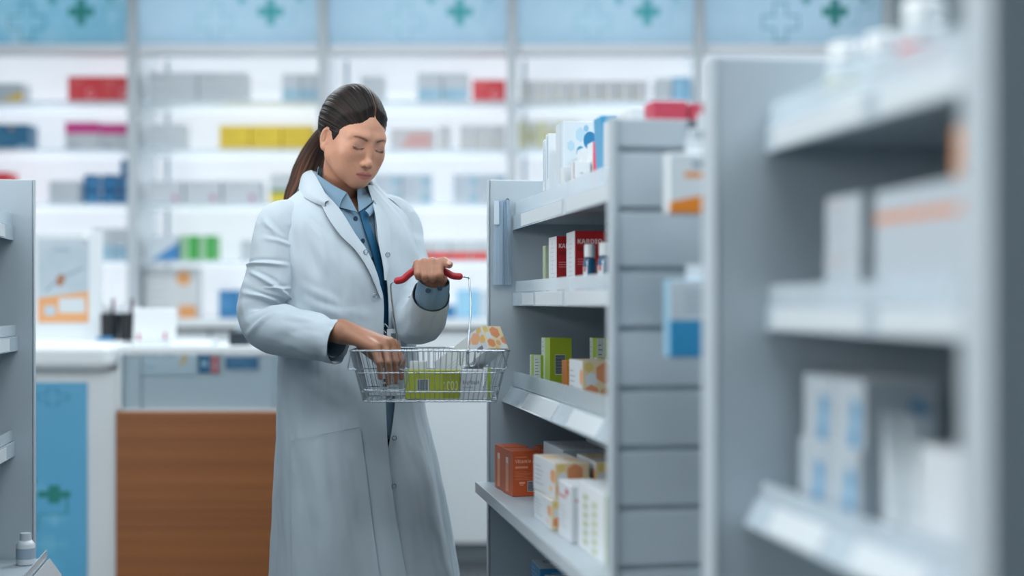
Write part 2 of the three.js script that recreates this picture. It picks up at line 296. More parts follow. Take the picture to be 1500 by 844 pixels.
const faces = (f, s, l = s, t = s) => [s, l, t, s, f, s];            // right, left, top, bottom, front, back
const backRows = [
  ['A', -14, 33, 122, 'greywedge', 'grey box with yellow wedge at the left end of the top lit shelf'],
  ['A', 99, 148, 112, 'red', 'red medicine box on the top lit shelf, left of the pair under the header'],
  ['A', 148, 197, 112, 'red', 'red medicine box on the top lit shelf, touching the first post'],
  ['B', -20, 43, 182, 'teal', 'dark teal medicine box at the left edge of the second lit shelf'],
  ['B', 95, 146.5, 179, 'magenta', 'magenta and white medicine box, left one of the pair below the red boxes'],
  ['B', 147, 197, 181, 'magenta', 'magenta and white medicine box, right one of the pair below the red boxes'],
  ['C', -24, 14, 252, 'red', 'red box peeking over the left shelf panel'],
  ['C', 71, 116, 265, 'plain', 'pale grey medicine box just left of the blue hexagonal tubs'],
  ['D', 135, 166, 335, 'cyanlow', 'pale grey box below the blue tubs, left of two'],
  ['D', 166.5, 196, 335, 'cyanlow', 'pale grey box below the blue tubs, right of two'],
  ['A', 217, 289, 106, 'plain', 'large pale grey box on top lit shelf right of the first post'],
  ['A', 290, 361, 106, 'plain', 'large pale grey box on top lit shelf, second right of the first post'],
  ['A', 413, 441, 108, 'cyanlow', 'grey box with pale cyan lower half above the ponytail, left one'],
  ['A', 442, 470, 108, 'cyanlow', 'grey box with pale cyan lower half above the ponytail, right one'],
  ['B', 217, 269, 182, 'plain', 'pale grey box on second lit shelf between first post and yellow boxes'],
  ['B', 321, 366, 184, 'yellow', 'yellow medicine box on second lit shelf, leftmost of the yellow row'],
  ['B', 367, 412, 184, 'yellow', 'yellow medicine box on second lit shelf, middle of the yellow row'],
  ['B', 413, 458, 184, 'yellow', 'yellow medicine box on second lit shelf, nearest the dark hair'],
  ['C', 217, 268, 265, 'plainpink', 'pale box with small pink mark on third lit shelf, leftmost of three'],
  ['C', 270, 324, 265, 'plainpink', 'pale box with small pink mark on third lit shelf, middle of three'],
  ['C', 326, 382, 265, 'plainpink', 'pale box with small pink mark on third lit shelf, rightmost of three'],
  ['C', 395, 440, 255, 'yellowlow', 'pale box with yellow base stripe right beside the ponytail'],
  ['D', 217, 262, 345, 'bluewedge', 'white box with blue wedge left of the green boxes'],
  ['D', 264.5, 289.5, 345, 'green', 'green medicine box on fourth lit shelf, left of two'],
  ['D', 290.5, 315, 345, 'green', 'green medicine box on fourth lit shelf, right of two'],
  ['D', 352, 392, 352, 'plain', 'pale grey box on fourth lit shelf beside the raised white sleeve'],
  ['E', 212, 288, 392, 'beige', 'tall pale box with tan hexagon prints on the back worktop'],
  ['E', 320, 352, 425, 'blue', 'blue medicine box on back worktop beside the white sleeve'],
  ['A', 528, 563, 112, 'plain', 'pale grey box on top lit shelf just right of her head'],
  ['A', 611, 648, 107, 'cyanlow', 'grey and pale teal box on top lit shelf above the raised hand, left of two'],
  ['A', 649, 686, 107, 'cyanlow', 'grey and pale teal box on top lit shelf above the raised hand, right of two'],
  ['A', 692, 741, 117, 'red', 'single red medicine box on the top lit shelf beside the middle post'],
  ['B', 571, 636, 188, 'pink', 'pale pink box on second lit shelf right of her face'],
  ['B', 642, 660, 184, 'pale', 'narrow pale box on second lit shelf right of the pink one'],
  ['B', 673, 695, 183, 'pale', 'narrow pale box beside the middle post, leftmost of three'],
  ['B', 696, 718, 183, 'pale', 'narrow pale box beside the middle post, middle of three'],
  ['B', 719, 741, 183, 'pale', 'narrow pale box beside the middle post, nearest to it'],
  ['C', 545, 588, 255, 'bluedot', 'pale box with blue squares right of her chin, left of two'],
  ['C', 589, 632, 255, 'bluedot', 'pale box with blue squares right of her chin, right of two'],
  ['C', 663, 701, 255, 'bluedot', 'pale box with blue squares left of the shelf end panel, left of two'],
  ['C', 702, 741, 255, 'bluedot', 'pale box with blue squares partly behind the shelf end panel top'],
  ['D', 602, 630, 352, 'redband', 'white box with red base band just above the raised hand, leftmost of four'],
  ['D', 631, 659, 352, 'redband', 'white box with red base band just above the raised hand, second of four'],
  ['D', 660, 688, 352, 'redband', 'white box with red base band just above the raised hand, third of four'],
  ['D', 689, 717, 352, 'redband', 'white box with red base band just above the raised hand, rightmost of four'],
  ['E', 668, 702, 424, 'sky', 'sky blue box on the back worktop right of the raised cuff'],
  ['E', 703, 726, 426, 'skyend', 'pale box with sky blue side beside the shelf end panel'],
  ['E', 648, 666, 447, 'blue', 'small blue box on the back worktop right behind the raised cuff'],
  ['B', 760, 789, 178, 'olive', 'pale olive box right of the middle post, leftmost of three'],
  ['B', 790, 819, 178, 'olive', 'pale olive box right of the middle post, middle of three'],
  ['B', 820, 850, 178, 'olive', 'pale olive box right of the middle post, rightmost of three'],
  ['A', 960, 984, 115, 'plain', 'pale box on top lit shelf left of the sky blue one'],
  ['A', 985, 1012, 113, 'sky', 'sky blue box at the right end of the top lit shelf'],
];
for (let i = 0; i < 8; i++) backRows.push(['A', 762 + i * 23.6, 784.5 + i * 23.6, 118, 'pale', `narrow pale box in the top shelf row of eight, ${['first', 'second', 'third', 'fourth', 'fifth', 'sixth', 'seventh', 'eighth'][i]} right of the middle post`]);
for (const [s, p0, p1, pt, d, label] of backRows) {
  const D = 6.93, w = (p1 - p0) / FOCAL * D - 0.002, h = Y(pt, D) - SH[s], dep = 0.13;
  single('medicine_box', bx(w, h, dep, 0, h / 2, -dep / 2), faces(frontM[d], sideM[d]), label, 'box', [X((p0 + p1) / 2, D), SH[s] + 0.0005, -D], 0, 'boxes on the lit wall shelves');
}
{ // blue six-sided tubs
  const tubM = mat(0x1d6fa3, 0.4), lidM = mat(0x175b88, 0.35);
  const spots = [[133, 0, 'bottom row, left'], [160, 0, 'bottom row, middle'], [186, 0, 'bottom row, right'], [133, 1, 'second row, left'], [160, 1, 'second row, middle'], [186, 1, 'second row, right'], [187, 2, 'alone on top of the stack']];
  for (const [px, k, w] of spots) {
    const t = thing('blue_tub', `blue hexagonal tub stacked on the third lit shelf, ${w}`, 'tub', [X(px, 6.95), SH.C + 0.0005 + k * 0.0735, -6.98], 0, 'blue hexagonal tubs');
    const g = new THREE.CylinderGeometry(0.044, 0.044, 0.062, 6, 1).toNonIndexed(); g.computeVertexNormals();
    part('body', g.translate(0, 0.031, 0), tubM, t);
    part('lid', new THREE.CylinderGeometry(0.041, 0.0435, 0.0105, 6, 1).translate(0, 0.0673, 0), lidM, t);
    part('label_band', new THREE.CylinderGeometry(0.0446, 0.0446, 0.02, 6, 1, true).translate(0, 0.03, 0), mat(0x4f93bf, 0.5), t);
  }
}
// ---------- service counter ----------
const whiteM = mat(0xd9dfe2, 0.4), glassM = new THREE.MeshPhysicalMaterial({ color: 0xf1f6f8, roughness: 0.05, transmission: 1, ior: 1.45 });
const woodM = (() => {
  const t = canvasTex(1024, 1024, (c, w, h) => {
    c.fillStyle = '#92592f'; c.fillRect(0, 0, w, h);
    for (let i = 0; i < 420; i++) {                                 // long horizontal grain
      const y = rnd() * h, a = 0.05 + rnd() * 0.14, th = 1 + rnd() * 7; c.strokeStyle = rnd() < 0.55 ? `rgba(80,42,18,${a})` : `rgba(168,108,60,${a})`; c.lineWidth = th;
      c.beginPath(); c.moveTo(0, y); for (let x = 0; x <= w; x += 64) c.lineTo(x, y + Math.sin(x * 0.006 + i) * 6 + (rnd() - 0.5) * 5); c.stroke();
    }
  });
  return new THREE.MeshPhysicalMaterial({ map: t, roughness: 0.45 });
})();
{
  const t = thing('service_counter', 'white pharmacy counter with brown wood front panel and thick rounded top', 'counter', [0, 0, 0]);
  part('body', span(-2.6, -1.39, 0, 0.945, -5.65, -4.99), whiteM, t);
  part('countertop', span(-2.6, -1.392, 0.945, 1.045, -5.7, -4.93, 0.035), mat(0xe4e9ec, 0.3), t);
  part('lower_body', span(-1.388, -0.5, 0, 0.8, -5.6, -5.0), whiteM, t);
  part('wood_panel', span(-1.386, -0.5, 0.02, 0.802, -4.995, -4.97, 0.003), woodM, t);
  part('display_back', span(-1.386, -0.5, 0.805, 1.0, -5.03, -5.012), mat(0xcfd6da, 0.5), t);
  part('worktop', span(-1.386, -0.5, 1.0, 1.03, -5.65, -5.0, 0.005), mat(0xe2e7ea, 0.3), t);
  part('display_floor', span(-1.386, -0.5, 0.8025, 0.81, -5.011, -4.998), whiteM, t);
  part('end_panel', span(-1.389, -1.372, 0.81, 1.0, -5.011, -4.99), mat(0xd7dde0, 0.4), t);
  part('glass_front', span(-1.371, -0.52, 0.812, 0.998, -4.998, -4.994, 0), glassM, t);
  part('divider', span(-1.312, -1.306, 0.812, 0.998, -5.011, -5.0), mat(0xd7dde0, 0.4), t);
  part('divider', span(-0.845, -0.838, 0.812, 0.998, -5.011, -5.0), mat(0xd7dde0, 0.4), t);
  const poster = printed(256, 640, (c, w, h) => {                    // blue film with green crosses
    c.fillStyle = '#5aaad0'; c.fillRect(0, 0, w, h);
    for (let i = 0; i < 26; i++) { const s = 18 + rnd() * 40; c.fillStyle = `rgba(140,205,228,${0.10 + rnd() * 0.16})`; plus(c, rnd() * w, rnd() * h, s, s * 0.34); }
    c.lineWidth = 3; c.strokeStyle = 'rgba(40,120,160,.7)'; plusLine(c, 205, 40, 46, 16); plusLine(c, 128, 56, 40, 14);
    c.strokeStyle = 'rgba(40,130,135,.8)'; c.lineWidth = 3; c.beginPath(); c.moveTo(160, 270); c.lineTo(160, 350); c.lineTo(130, 350); c.stroke();
    c.beginPath(); c.moveTo(210, 310); c.lineTo(226, 310); c.lineTo(226, 350); c.lineTo(186, 350); c.lineTo(182, 392); c.lineTo(150, 392); c.stroke();
    c.fillStyle = '#1f8079'; plus(c, 158, 262, 46, 16); plus(c, 207, 298, 48, 17); plus(c, 156, 372, 26, 16); c.fillRect(146, 362, 26, 20); plus(c, 60, 320, 50, 17); plus(c, 90, 430, 40, 14);
  }, 0.4);
  const pst = [whiteM, whiteM, whiteM, whiteM, poster, whiteM];
  part('front_poster', span(-2.1, -1.488, 0.06, 0.905, -4.992, -4.984, 0.001), pst, t);
  // cards behind the glass
  const cardA = printed(256, 112, (c, w, h) => { c.fillStyle = '#c9d3da'; c.fillRect(0, 0, w, h); c.fillStyle = '#9fb4c4'; c.fillRect(10, 20, 70, 16); c.fillRect(94, 20, 60, 16); lines(c, 10, 70, 60, 2, 12, '#a9bccb', 6); c.strokeStyle = '#e5b04f'; c.lineWidth = 14; c.beginPath(); c.arc(176, 42, 24, -0.9, 1.7); c.stroke(); });
  const cardB = printed(128, 128, (c, w, h) => { c.fillStyle = '#2c6f95'; c.fillRect(0, 0, w, h); c.fillStyle = '#a9c4d4'; c.fillRect(20, 70, 80, 20); });
  const cardC = printed(64, 128, (c, w, h) => { c.fillStyle = '#cf6f72'; c.fillRect(0, 0, w, h); c.fillStyle = '#d9a3a4'; c.fillRect(0, 60, w, 20); });
  const cardD = printed(128, 64, (c, w, h) => { c.fillStyle = '#c5ced4'; c.fillRect(0, 0, w, h); c.fillStyle = '#2c6c94'; c.fillRect(0, 12, w, 46); lines(c, 18, 22, 90, 2, 14, 'rgba(150,190,215,.5)', 5); });
  const card = (x0, x1, y0, y1, m, name, label) => { const g = span(x0, x1, y0, y1, -0.001, 0.001, 0); const o = single(name, g, [whiteM, whiteM, whiteM, whiteM, m, whiteM], label, 'card', [0, 0, -5.003]); return o; };
  card(X(208, 5), X(288, 5), Y(549, 5), Y(510, 5), cardA, 'display_card', 'pale display card with orange crescent behind the counter glass');
  card(X(291, 5), X(308, 5), Y(547, 5), Y(510, 5), cardB, 'display_card', 'small dark blue display card behind the counter glass');
  card(X(308.5, 5), X(321, 5), Y(548, 5), Y(522, 5), cardC, 'display_card', 'small coral red display card behind the counter glass');
  card(X(330, 5), X(378, 5), Y(543, 5), Y(519, 5), cardD, 'display_card', 'blue display strip behind the counter glass beside the white sleeve');
}
{ // poster stand on the counter
  const t = thing('poster_stand', 'white upright board with an orange and blue printed poster on the counter', 'poster stand', [-1.63, 1.045, -5.25]);
  const art = printed(192, 320, (c, w, h) => {
    c.fillStyle = '#b4c1ca'; c.fillRect(0, 0, w, h);
    c.fillStyle = '#98a9b6'; for (let i = 0; i < 40; i++) { c.globalAlpha = 0.10; c.beginPath(); c.arc(rnd() * w, 40 + rnd() * 160, 10 + rnd() * 40, 0, 7); c.fill(); } c.globalAlpha = 1;
    lines(c, 60, 40, 100, 1, 12, '#7f93a4', 7);
    c.strokeStyle = '#74899c'; c.lineWidth = 6; c.beginPath(); c.moveTo(30, 200); c.lineTo(86, 150); c.lineTo(170, 112); c.stroke();
    c.fillStyle = '#9c6a4c'; c.beginPath(); c.ellipse(86, 158, 16, 24, 0.3, 0, 7); c.fill();
    c.fillStyle = '#d79b66'; c.beginPath(); c.moveTo(0, 226); c.lineTo(w, 200); c.lineTo(w, h); c.lineTo(0, h); c.fill();
    c.fillStyle = '#c6ced3'; c.fillRect(80, 226, 98, 56); c.fillStyle = '#aebfcb'; c.fillRect(26, 256, 40, 36);
  }, 0.4);
  part('board', span(-0.2, 0.115, 0.0, 0.4, -0.02, 0, 0.003), mat(0xd5dbdf, 0.4), t);
  part('foot', span(-0.2, 0.115, 0, 0.012, -0.08, -0.021), mat(0xd5dbdf, 0.4), t);
  part('poster', span(-0.12, 0.068, 0.065, 0.375, 0.0005, 0.003, 0), [whiteM, whiteM, whiteM, whiteM, art, whiteM], t);
  part('clip', span(0.045, 0.065, 0.37, 0.4, 0.0005, 0.008), mat(0xe8edf0, 0.4), t);
}
{ // desk things
  const cup = (x, z, label) => {
    const t = thing('pen_cup', label, 'pen cup', [x, 1.0455, z], 0, 'black pen cups');
    part('cup', new THREE.LatheGeometry([[0, 0], [0.03, 0], [0.032, 0.006], [0.033, 0.1], [0.029, 0.1], [0.028, 0.008], [0, 0.008]].map((p) => new THREE.Vector2(...p)), 20), mat(0x14191d, 0.5), t);
    [[0.01, 0.008, 0.018, 0.15, 0x6b3a3a], [-0.012, 0.004, -0.02, 0.14, 0xd8dcdf], [0.002, -0.012, 0.006, 0.155, 0x2c5d80]].forEach(([x0, z0, x1, y1, col]) => part('pen', rod([x0, 0.01, z0], [x1, y1, z0 * 1.4], 0.004, 8), mat(col, 0.4), t));
  };
  cup(-1.482, -5.24, 'black pen cup with pens left on the counter end');
  cup(-1.414, -5.24, 'black pen cup right next to the white rounded stand');
  const st = thing('tablet_stand', 'white rounded tablet on a stand at the counter', 'tablet', [X(227, 5.12), 1.0302, -5.12]);
  part('tablet', new RoundedBoxGeometry(0.155, 0.115, 0.014, 5, 0.006).rotateX(-0.15).translate(0, 0.075, 0), mat(0xdadfe3, 0.35), st);
  part('base', bx(0.13, 0.014, 0.1, 0, 0.007, -0.02, 0.004), mat(0xd2d8dc, 0.35), st);
  part('marker', bx(0.008, 0.024, 0.006, -0.055, 0.03, 0.014), mat(0xb5325d, 0.5), st);
  part('marker', bx(0.008, 0.022, 0.006, 0.04, 0.034, 0.014), mat(0xb5325d, 0.5), st);
  single('paper_tray', merged([bx(0.15, 0.006, 0.09, 0, 0.003, 0, 0.002), bx(0.15, 0.022, 0.006, 0, 0.013, -0.045, 0.002), bx(0.006, 0.022, 0.09, -0.075, 0.013, 0, 0.002), bx(0.006, 0.022, 0.09, 0.075, 0.013, 0, 0.002)]), mat(0xe3e8eb, 0.4), 'low white tray on the counter top above the display glass', 'tray', [X(283, 5.05), 1.0302, -5.06]);
  const pt = thing('card_terminal', 'small dark payment terminal on the counter beside the sleeve elbow', 'card terminal', [X(352, 5.1), 1.0302, -5.12]);
  part('body', bx(0.07, 0.05, 0.11, 0, 0.025, 0, 0.006), mat(0x1f2d39, 0.5), pt);
  part('screen', bx(0.05, 0.026, 0.005, 0, 0.062, -0.02, 0.002).rotateX(-0.1), mat(0x9fb0bb, 0.3), pt);
  single('lilac_box', bx(0.1, 0.125, 0.06, 0, 0.0625, 0), faces(frontM.lilac, sideM.lilac), 'pale box with lilac band standing behind the black pen cups', 'box', [X(179, 5.5), 1.0455, -5.55]);
  single('red_dot_box', bx(0.066, 0.07, 0.05, 0, 0.035, 0), faces(frontM.reddot, sideM.reddot), 'small pale box with red dot at the counter end', 'box', [X(148, 5.55), 1.0455 + 0.056, -5.55]);
  single('grey_box', bx(0.07, 0.055, 0.06, 0, 0.0275, 0), faces(frontM.plain, sideM.plain), 'small grey box under the one with the red dot', 'box', [X(148, 5.55), 1.0455, -5.55]);
  single('blue_notepad', bx(0.05, 0.014, 0.07, 0, 0.007, 0), mat(0x3f7ea8, 0.5), 'flat blue notepad in front of the pen cups', 'notepad', [X(155, 5.2), 1.0455, -5.2]);
}
// ---------- free-standing shelving ----------
const PHI = 0.17;                                                     // the aisles run slightly to the left
const metalM = mat(0xb4c0c8, 0.42), edgeM = mat(0xb9c3ca, 0.35);
const lipM = new THREE.MeshPhysicalMaterial({ color: 0xeaf3f8, roughness: 0.22, transmission: 0.55, ior: 1.45 });
const stripM = mat(0xbdccd6, 0.16, { clearcoat: 0.6, clearcoatRoughness: 0.1 }), cardM = mat(0xd0d8dd, 0.45);
function gondola(name, label, [px, pz], o) {
  const t = thing(name, label, 'shelving', [px, 0, pz], PHI, 'free-standing shelving units');
  const m = o.side || 1, { L, H, W, spine, far, near } = o;           // m = -1 puts the shelves on the other side
  const sp = (x0, x1, y0, y1, z0, z1, r) => m > 0 ? span(x0, x1, y0, y1, z0, z1, r) : span(-x1, -x0, y0, y1, z0, z1, r);
  const P = (nm, mt, ...a) => part(nm, sp(...a), mt, t);
  P('end_panel', metalM, 0, W, 0, H, -far, 0, 0.003);
  P('edge_trim', edgeM, -0.004, -0.0005, 0, H, -far, 0.002, 0.001);
  P('spine_panel', metalM, spine, spine + 0.03, 0, H, 0.0005, L - 0.0005, 0.001);
  P('plinth', mat(0x5f6c75, 0.5), 0.03, spine - 0.001, 0, 0.12, 0.0005, L - 0.0005, 0.002);
  for (const s of o.shelves) {
    const sh = part('shelf', sp(s.x, spine - 0.001, s.y - s.t, s.y, 0.0008, L - 0.0008, 0.002), metalM, t);
    part('bracket', sp(spine - 0.17, spine - 0.002, s.y - s.t - 0.035, s.y - s.t - 0.001, 0.004, 0.007, 0), metalM, sh);
    if (s.edge) { part('edge_band', sp(s.x - 0.004, s.x - 0.0005, s.y - s.t - 0.002, s.y + 0.001, 0.001, L - 0.001, 0.001), edgeM, sh); continue; }
    const half = (L - 0.006) / 2;
    for (const k of [0, 1]) {
      const z0 = 0.002 + k * (half + 0.002), z1 = z0 + half - 0.001;
      if (s.lip) part('clear_lip', sp(s.x - 0.002, s.x, s.y + 0.001, s.y + s.lip, z0, z1, 0), lipM, sh);
      const hgt = s.strip, tilt = s.tilt || 0;
      const put = (g) => { g.rotateZ(-m * tilt); g.translate(m * (s.x - 0.006), s.y, (z0 + z1) / 2); return g; };
      part('label_strip', put(bx(0.004, hgt, z1 - z0, 0, -hgt / 2, 0, 0.001)), stripM, sh);
      for (const [f0, f1] of s.cards[k]) part('price_card', put(bx(0.0012, hgt * 0.82, (f1 - f0) * (z1 - z0), m * -0.0028, -hgt / 2, ((f0 + f1) / 2 - 0.5) * (z1 - z0), 0)), cardM, sh);
    }
  }
  if (o.slats) {                                                       // slotted end: boards with grooves between them
    P('end_backing', metalM, 0, W, 0, H - 0.011, L, L + 0.0105, 0);
    P('corner_post', edgeM, -0.004, 0.007, 0, H - 0.009, L - 0.004, L + near + 0.004, 0.002);
    for (let y = o.slat0; y < H - 0.012; y += 0.0895) {
      const a = Math.max(y + 0.004, 0), b = Math.min(y + 0.0855, H - 0.011);
      if (b - a > 0.01) P('slat', metalM, 0.008, W, a, b, L + 0.011, L + near, 0.002);
    }
  } else { P('end_panel', metalM, 0, W, 0, H, L, L + near, 0.003); P('edge_trim', edgeM, -0.004, -0.0005, 0, H, L, L + near, 0.001); }
  return t;
}
const MID = [-0.052, -3.3], RGT = [0.2593, -1.80], LFT = [-1.112, -3.3];
const mid = gondola('shelving_unit', 'grey metal shelving unit with medicine boxes and a slotted end wall, right of the woman', MID, {
  L: 1.178, H: 1.468, W: 0.92, spine: 0.46, far: 0.02, near: 0.018, slats: true, slat0: -0.022,
  shelves: [
    { x: 0.062, y: 1.385, t: 0.02, lip: 0.03, strip: 0.034, cards: [[[0.2, 0.97]], [[0.02, 0.97]]] },
    { x: 0.062, y: 1.206, t: 0.02, lip: 0.026, strip: 0.031, cards: [[[0.22, 0.46], [0.5, 0.98]], [[0.03, 0.98]]] },
    { x: 0.058, y: 0.988, t: 0.02, lip: 0.036, strip: 0.042, tilt: 0.55, cards: [[[0.42, 0.97]], [[0.2, 0.62]]] },
    { x: -0.03, y: 0.767, t: 0.022, edge: true },
    { x: -0.01, y: 0.5, t: 0.022, edge: true },
  ],
});
const rgt = gondola('shelving_unit', 'large grey metal shelving unit in the right foreground, out of focus', RGT, {
  L: 0.65, H: 1.495, W: 0.9, spine: 0.46, far: 0.05, near: 0.05,
  shelves: [
    { x: 0.072, y: 1.405, t: 0.022, lip: 0.03, strip: 0.034, cards: [[[0.1, 0.95]], [[0.05, 0.9]]] },
    { x: 0.072, y: 1.178, t: 0.022, lip: 0.026, strip: 0.032, cards: [[[0.1, 0.95]], [[0.05, 0.9]]] },
    { x: 0.06, y: 0.935, t: 0.022, lip: 0.02, strip: 0.04, tilt: 0.45, cards: [[[0.25, 0.75]], [[0.0, 0.5]]] },
    { x: -0.01, y: 0.5, t: 0.022, edge: true },
  ],
});
const lft = gondola('shelving_unit', 'grey metal shelving unit at the left edge of the picture', LFT, {
  side: -1, L: 1.178, H: 1.468, W: 0.92, spine: 0.46, far: 0.02, near: 0.02,
  shelves: [
    { x: 0.05, y: 1.36, t: 0.02, lip: 0.03, strip: 0.034, cards: [[[0.2, 0.9]], [[0.1, 0.9]]] },
    { x: 0.04, y: 1.105, t: 0.02, lip: 0.026, strip: 0.034, cards: [[[0.2, 0.9]], [[0.1, 0.9]]] },
    { x: 0.047, y: 0.862, t: 0.02, lip: 0.026, strip: 0.034, cards: [[[0.2, 0.9]], [[0.1, 0.9]]] },
    { x: -0.03, y: 0.588, t: 0.03, lip: 0.02, strip: 0.05, tilt: 0.6, cards: [[], []] },
  ],
});
// ---------- goods on the free-standing shelves ----------
function onUnit(unit, x, y, z) { return new THREE.Vector3(x, y, z).applyAxisAngle(new THREE.Vector3(0, 1, 0), PHI).add(unit.position); }
const bars = (c, x, y, w, h, flip) => { c.fillStyle = '#e9eef0'; c.fillRect(x, y, w, h); c.fillStyle = '#22323f'; let p = 3; let k = 0; while (p < (flip ? h : w) - 5) { const s = 1.5 + ((k * 7) % 5); flip ? c.fillRect(x + 3, y + p, w - 6, s) : c.fillRect(x + p, y + 3, s, h - 6); p += s + 1.5 + ((k * 3) % 3); k++; } };
const hexa = (c, x, y, r) => { c.beginPath(); for (let i = 0; i < 6; i++) c.lineTo(x + r * Math.cos(i * 1.0472 + 0.5), y + r * Math.sin(i * 1.0472 + 0.5)); c.closePath(); c.fill(); };
const solid = (w, h, bg, f, rough) => printed(w, h, (c) => { c.fillStyle = bg; c.fillRect(0, 0, w, h); f && f(c, w, h); }, rough);
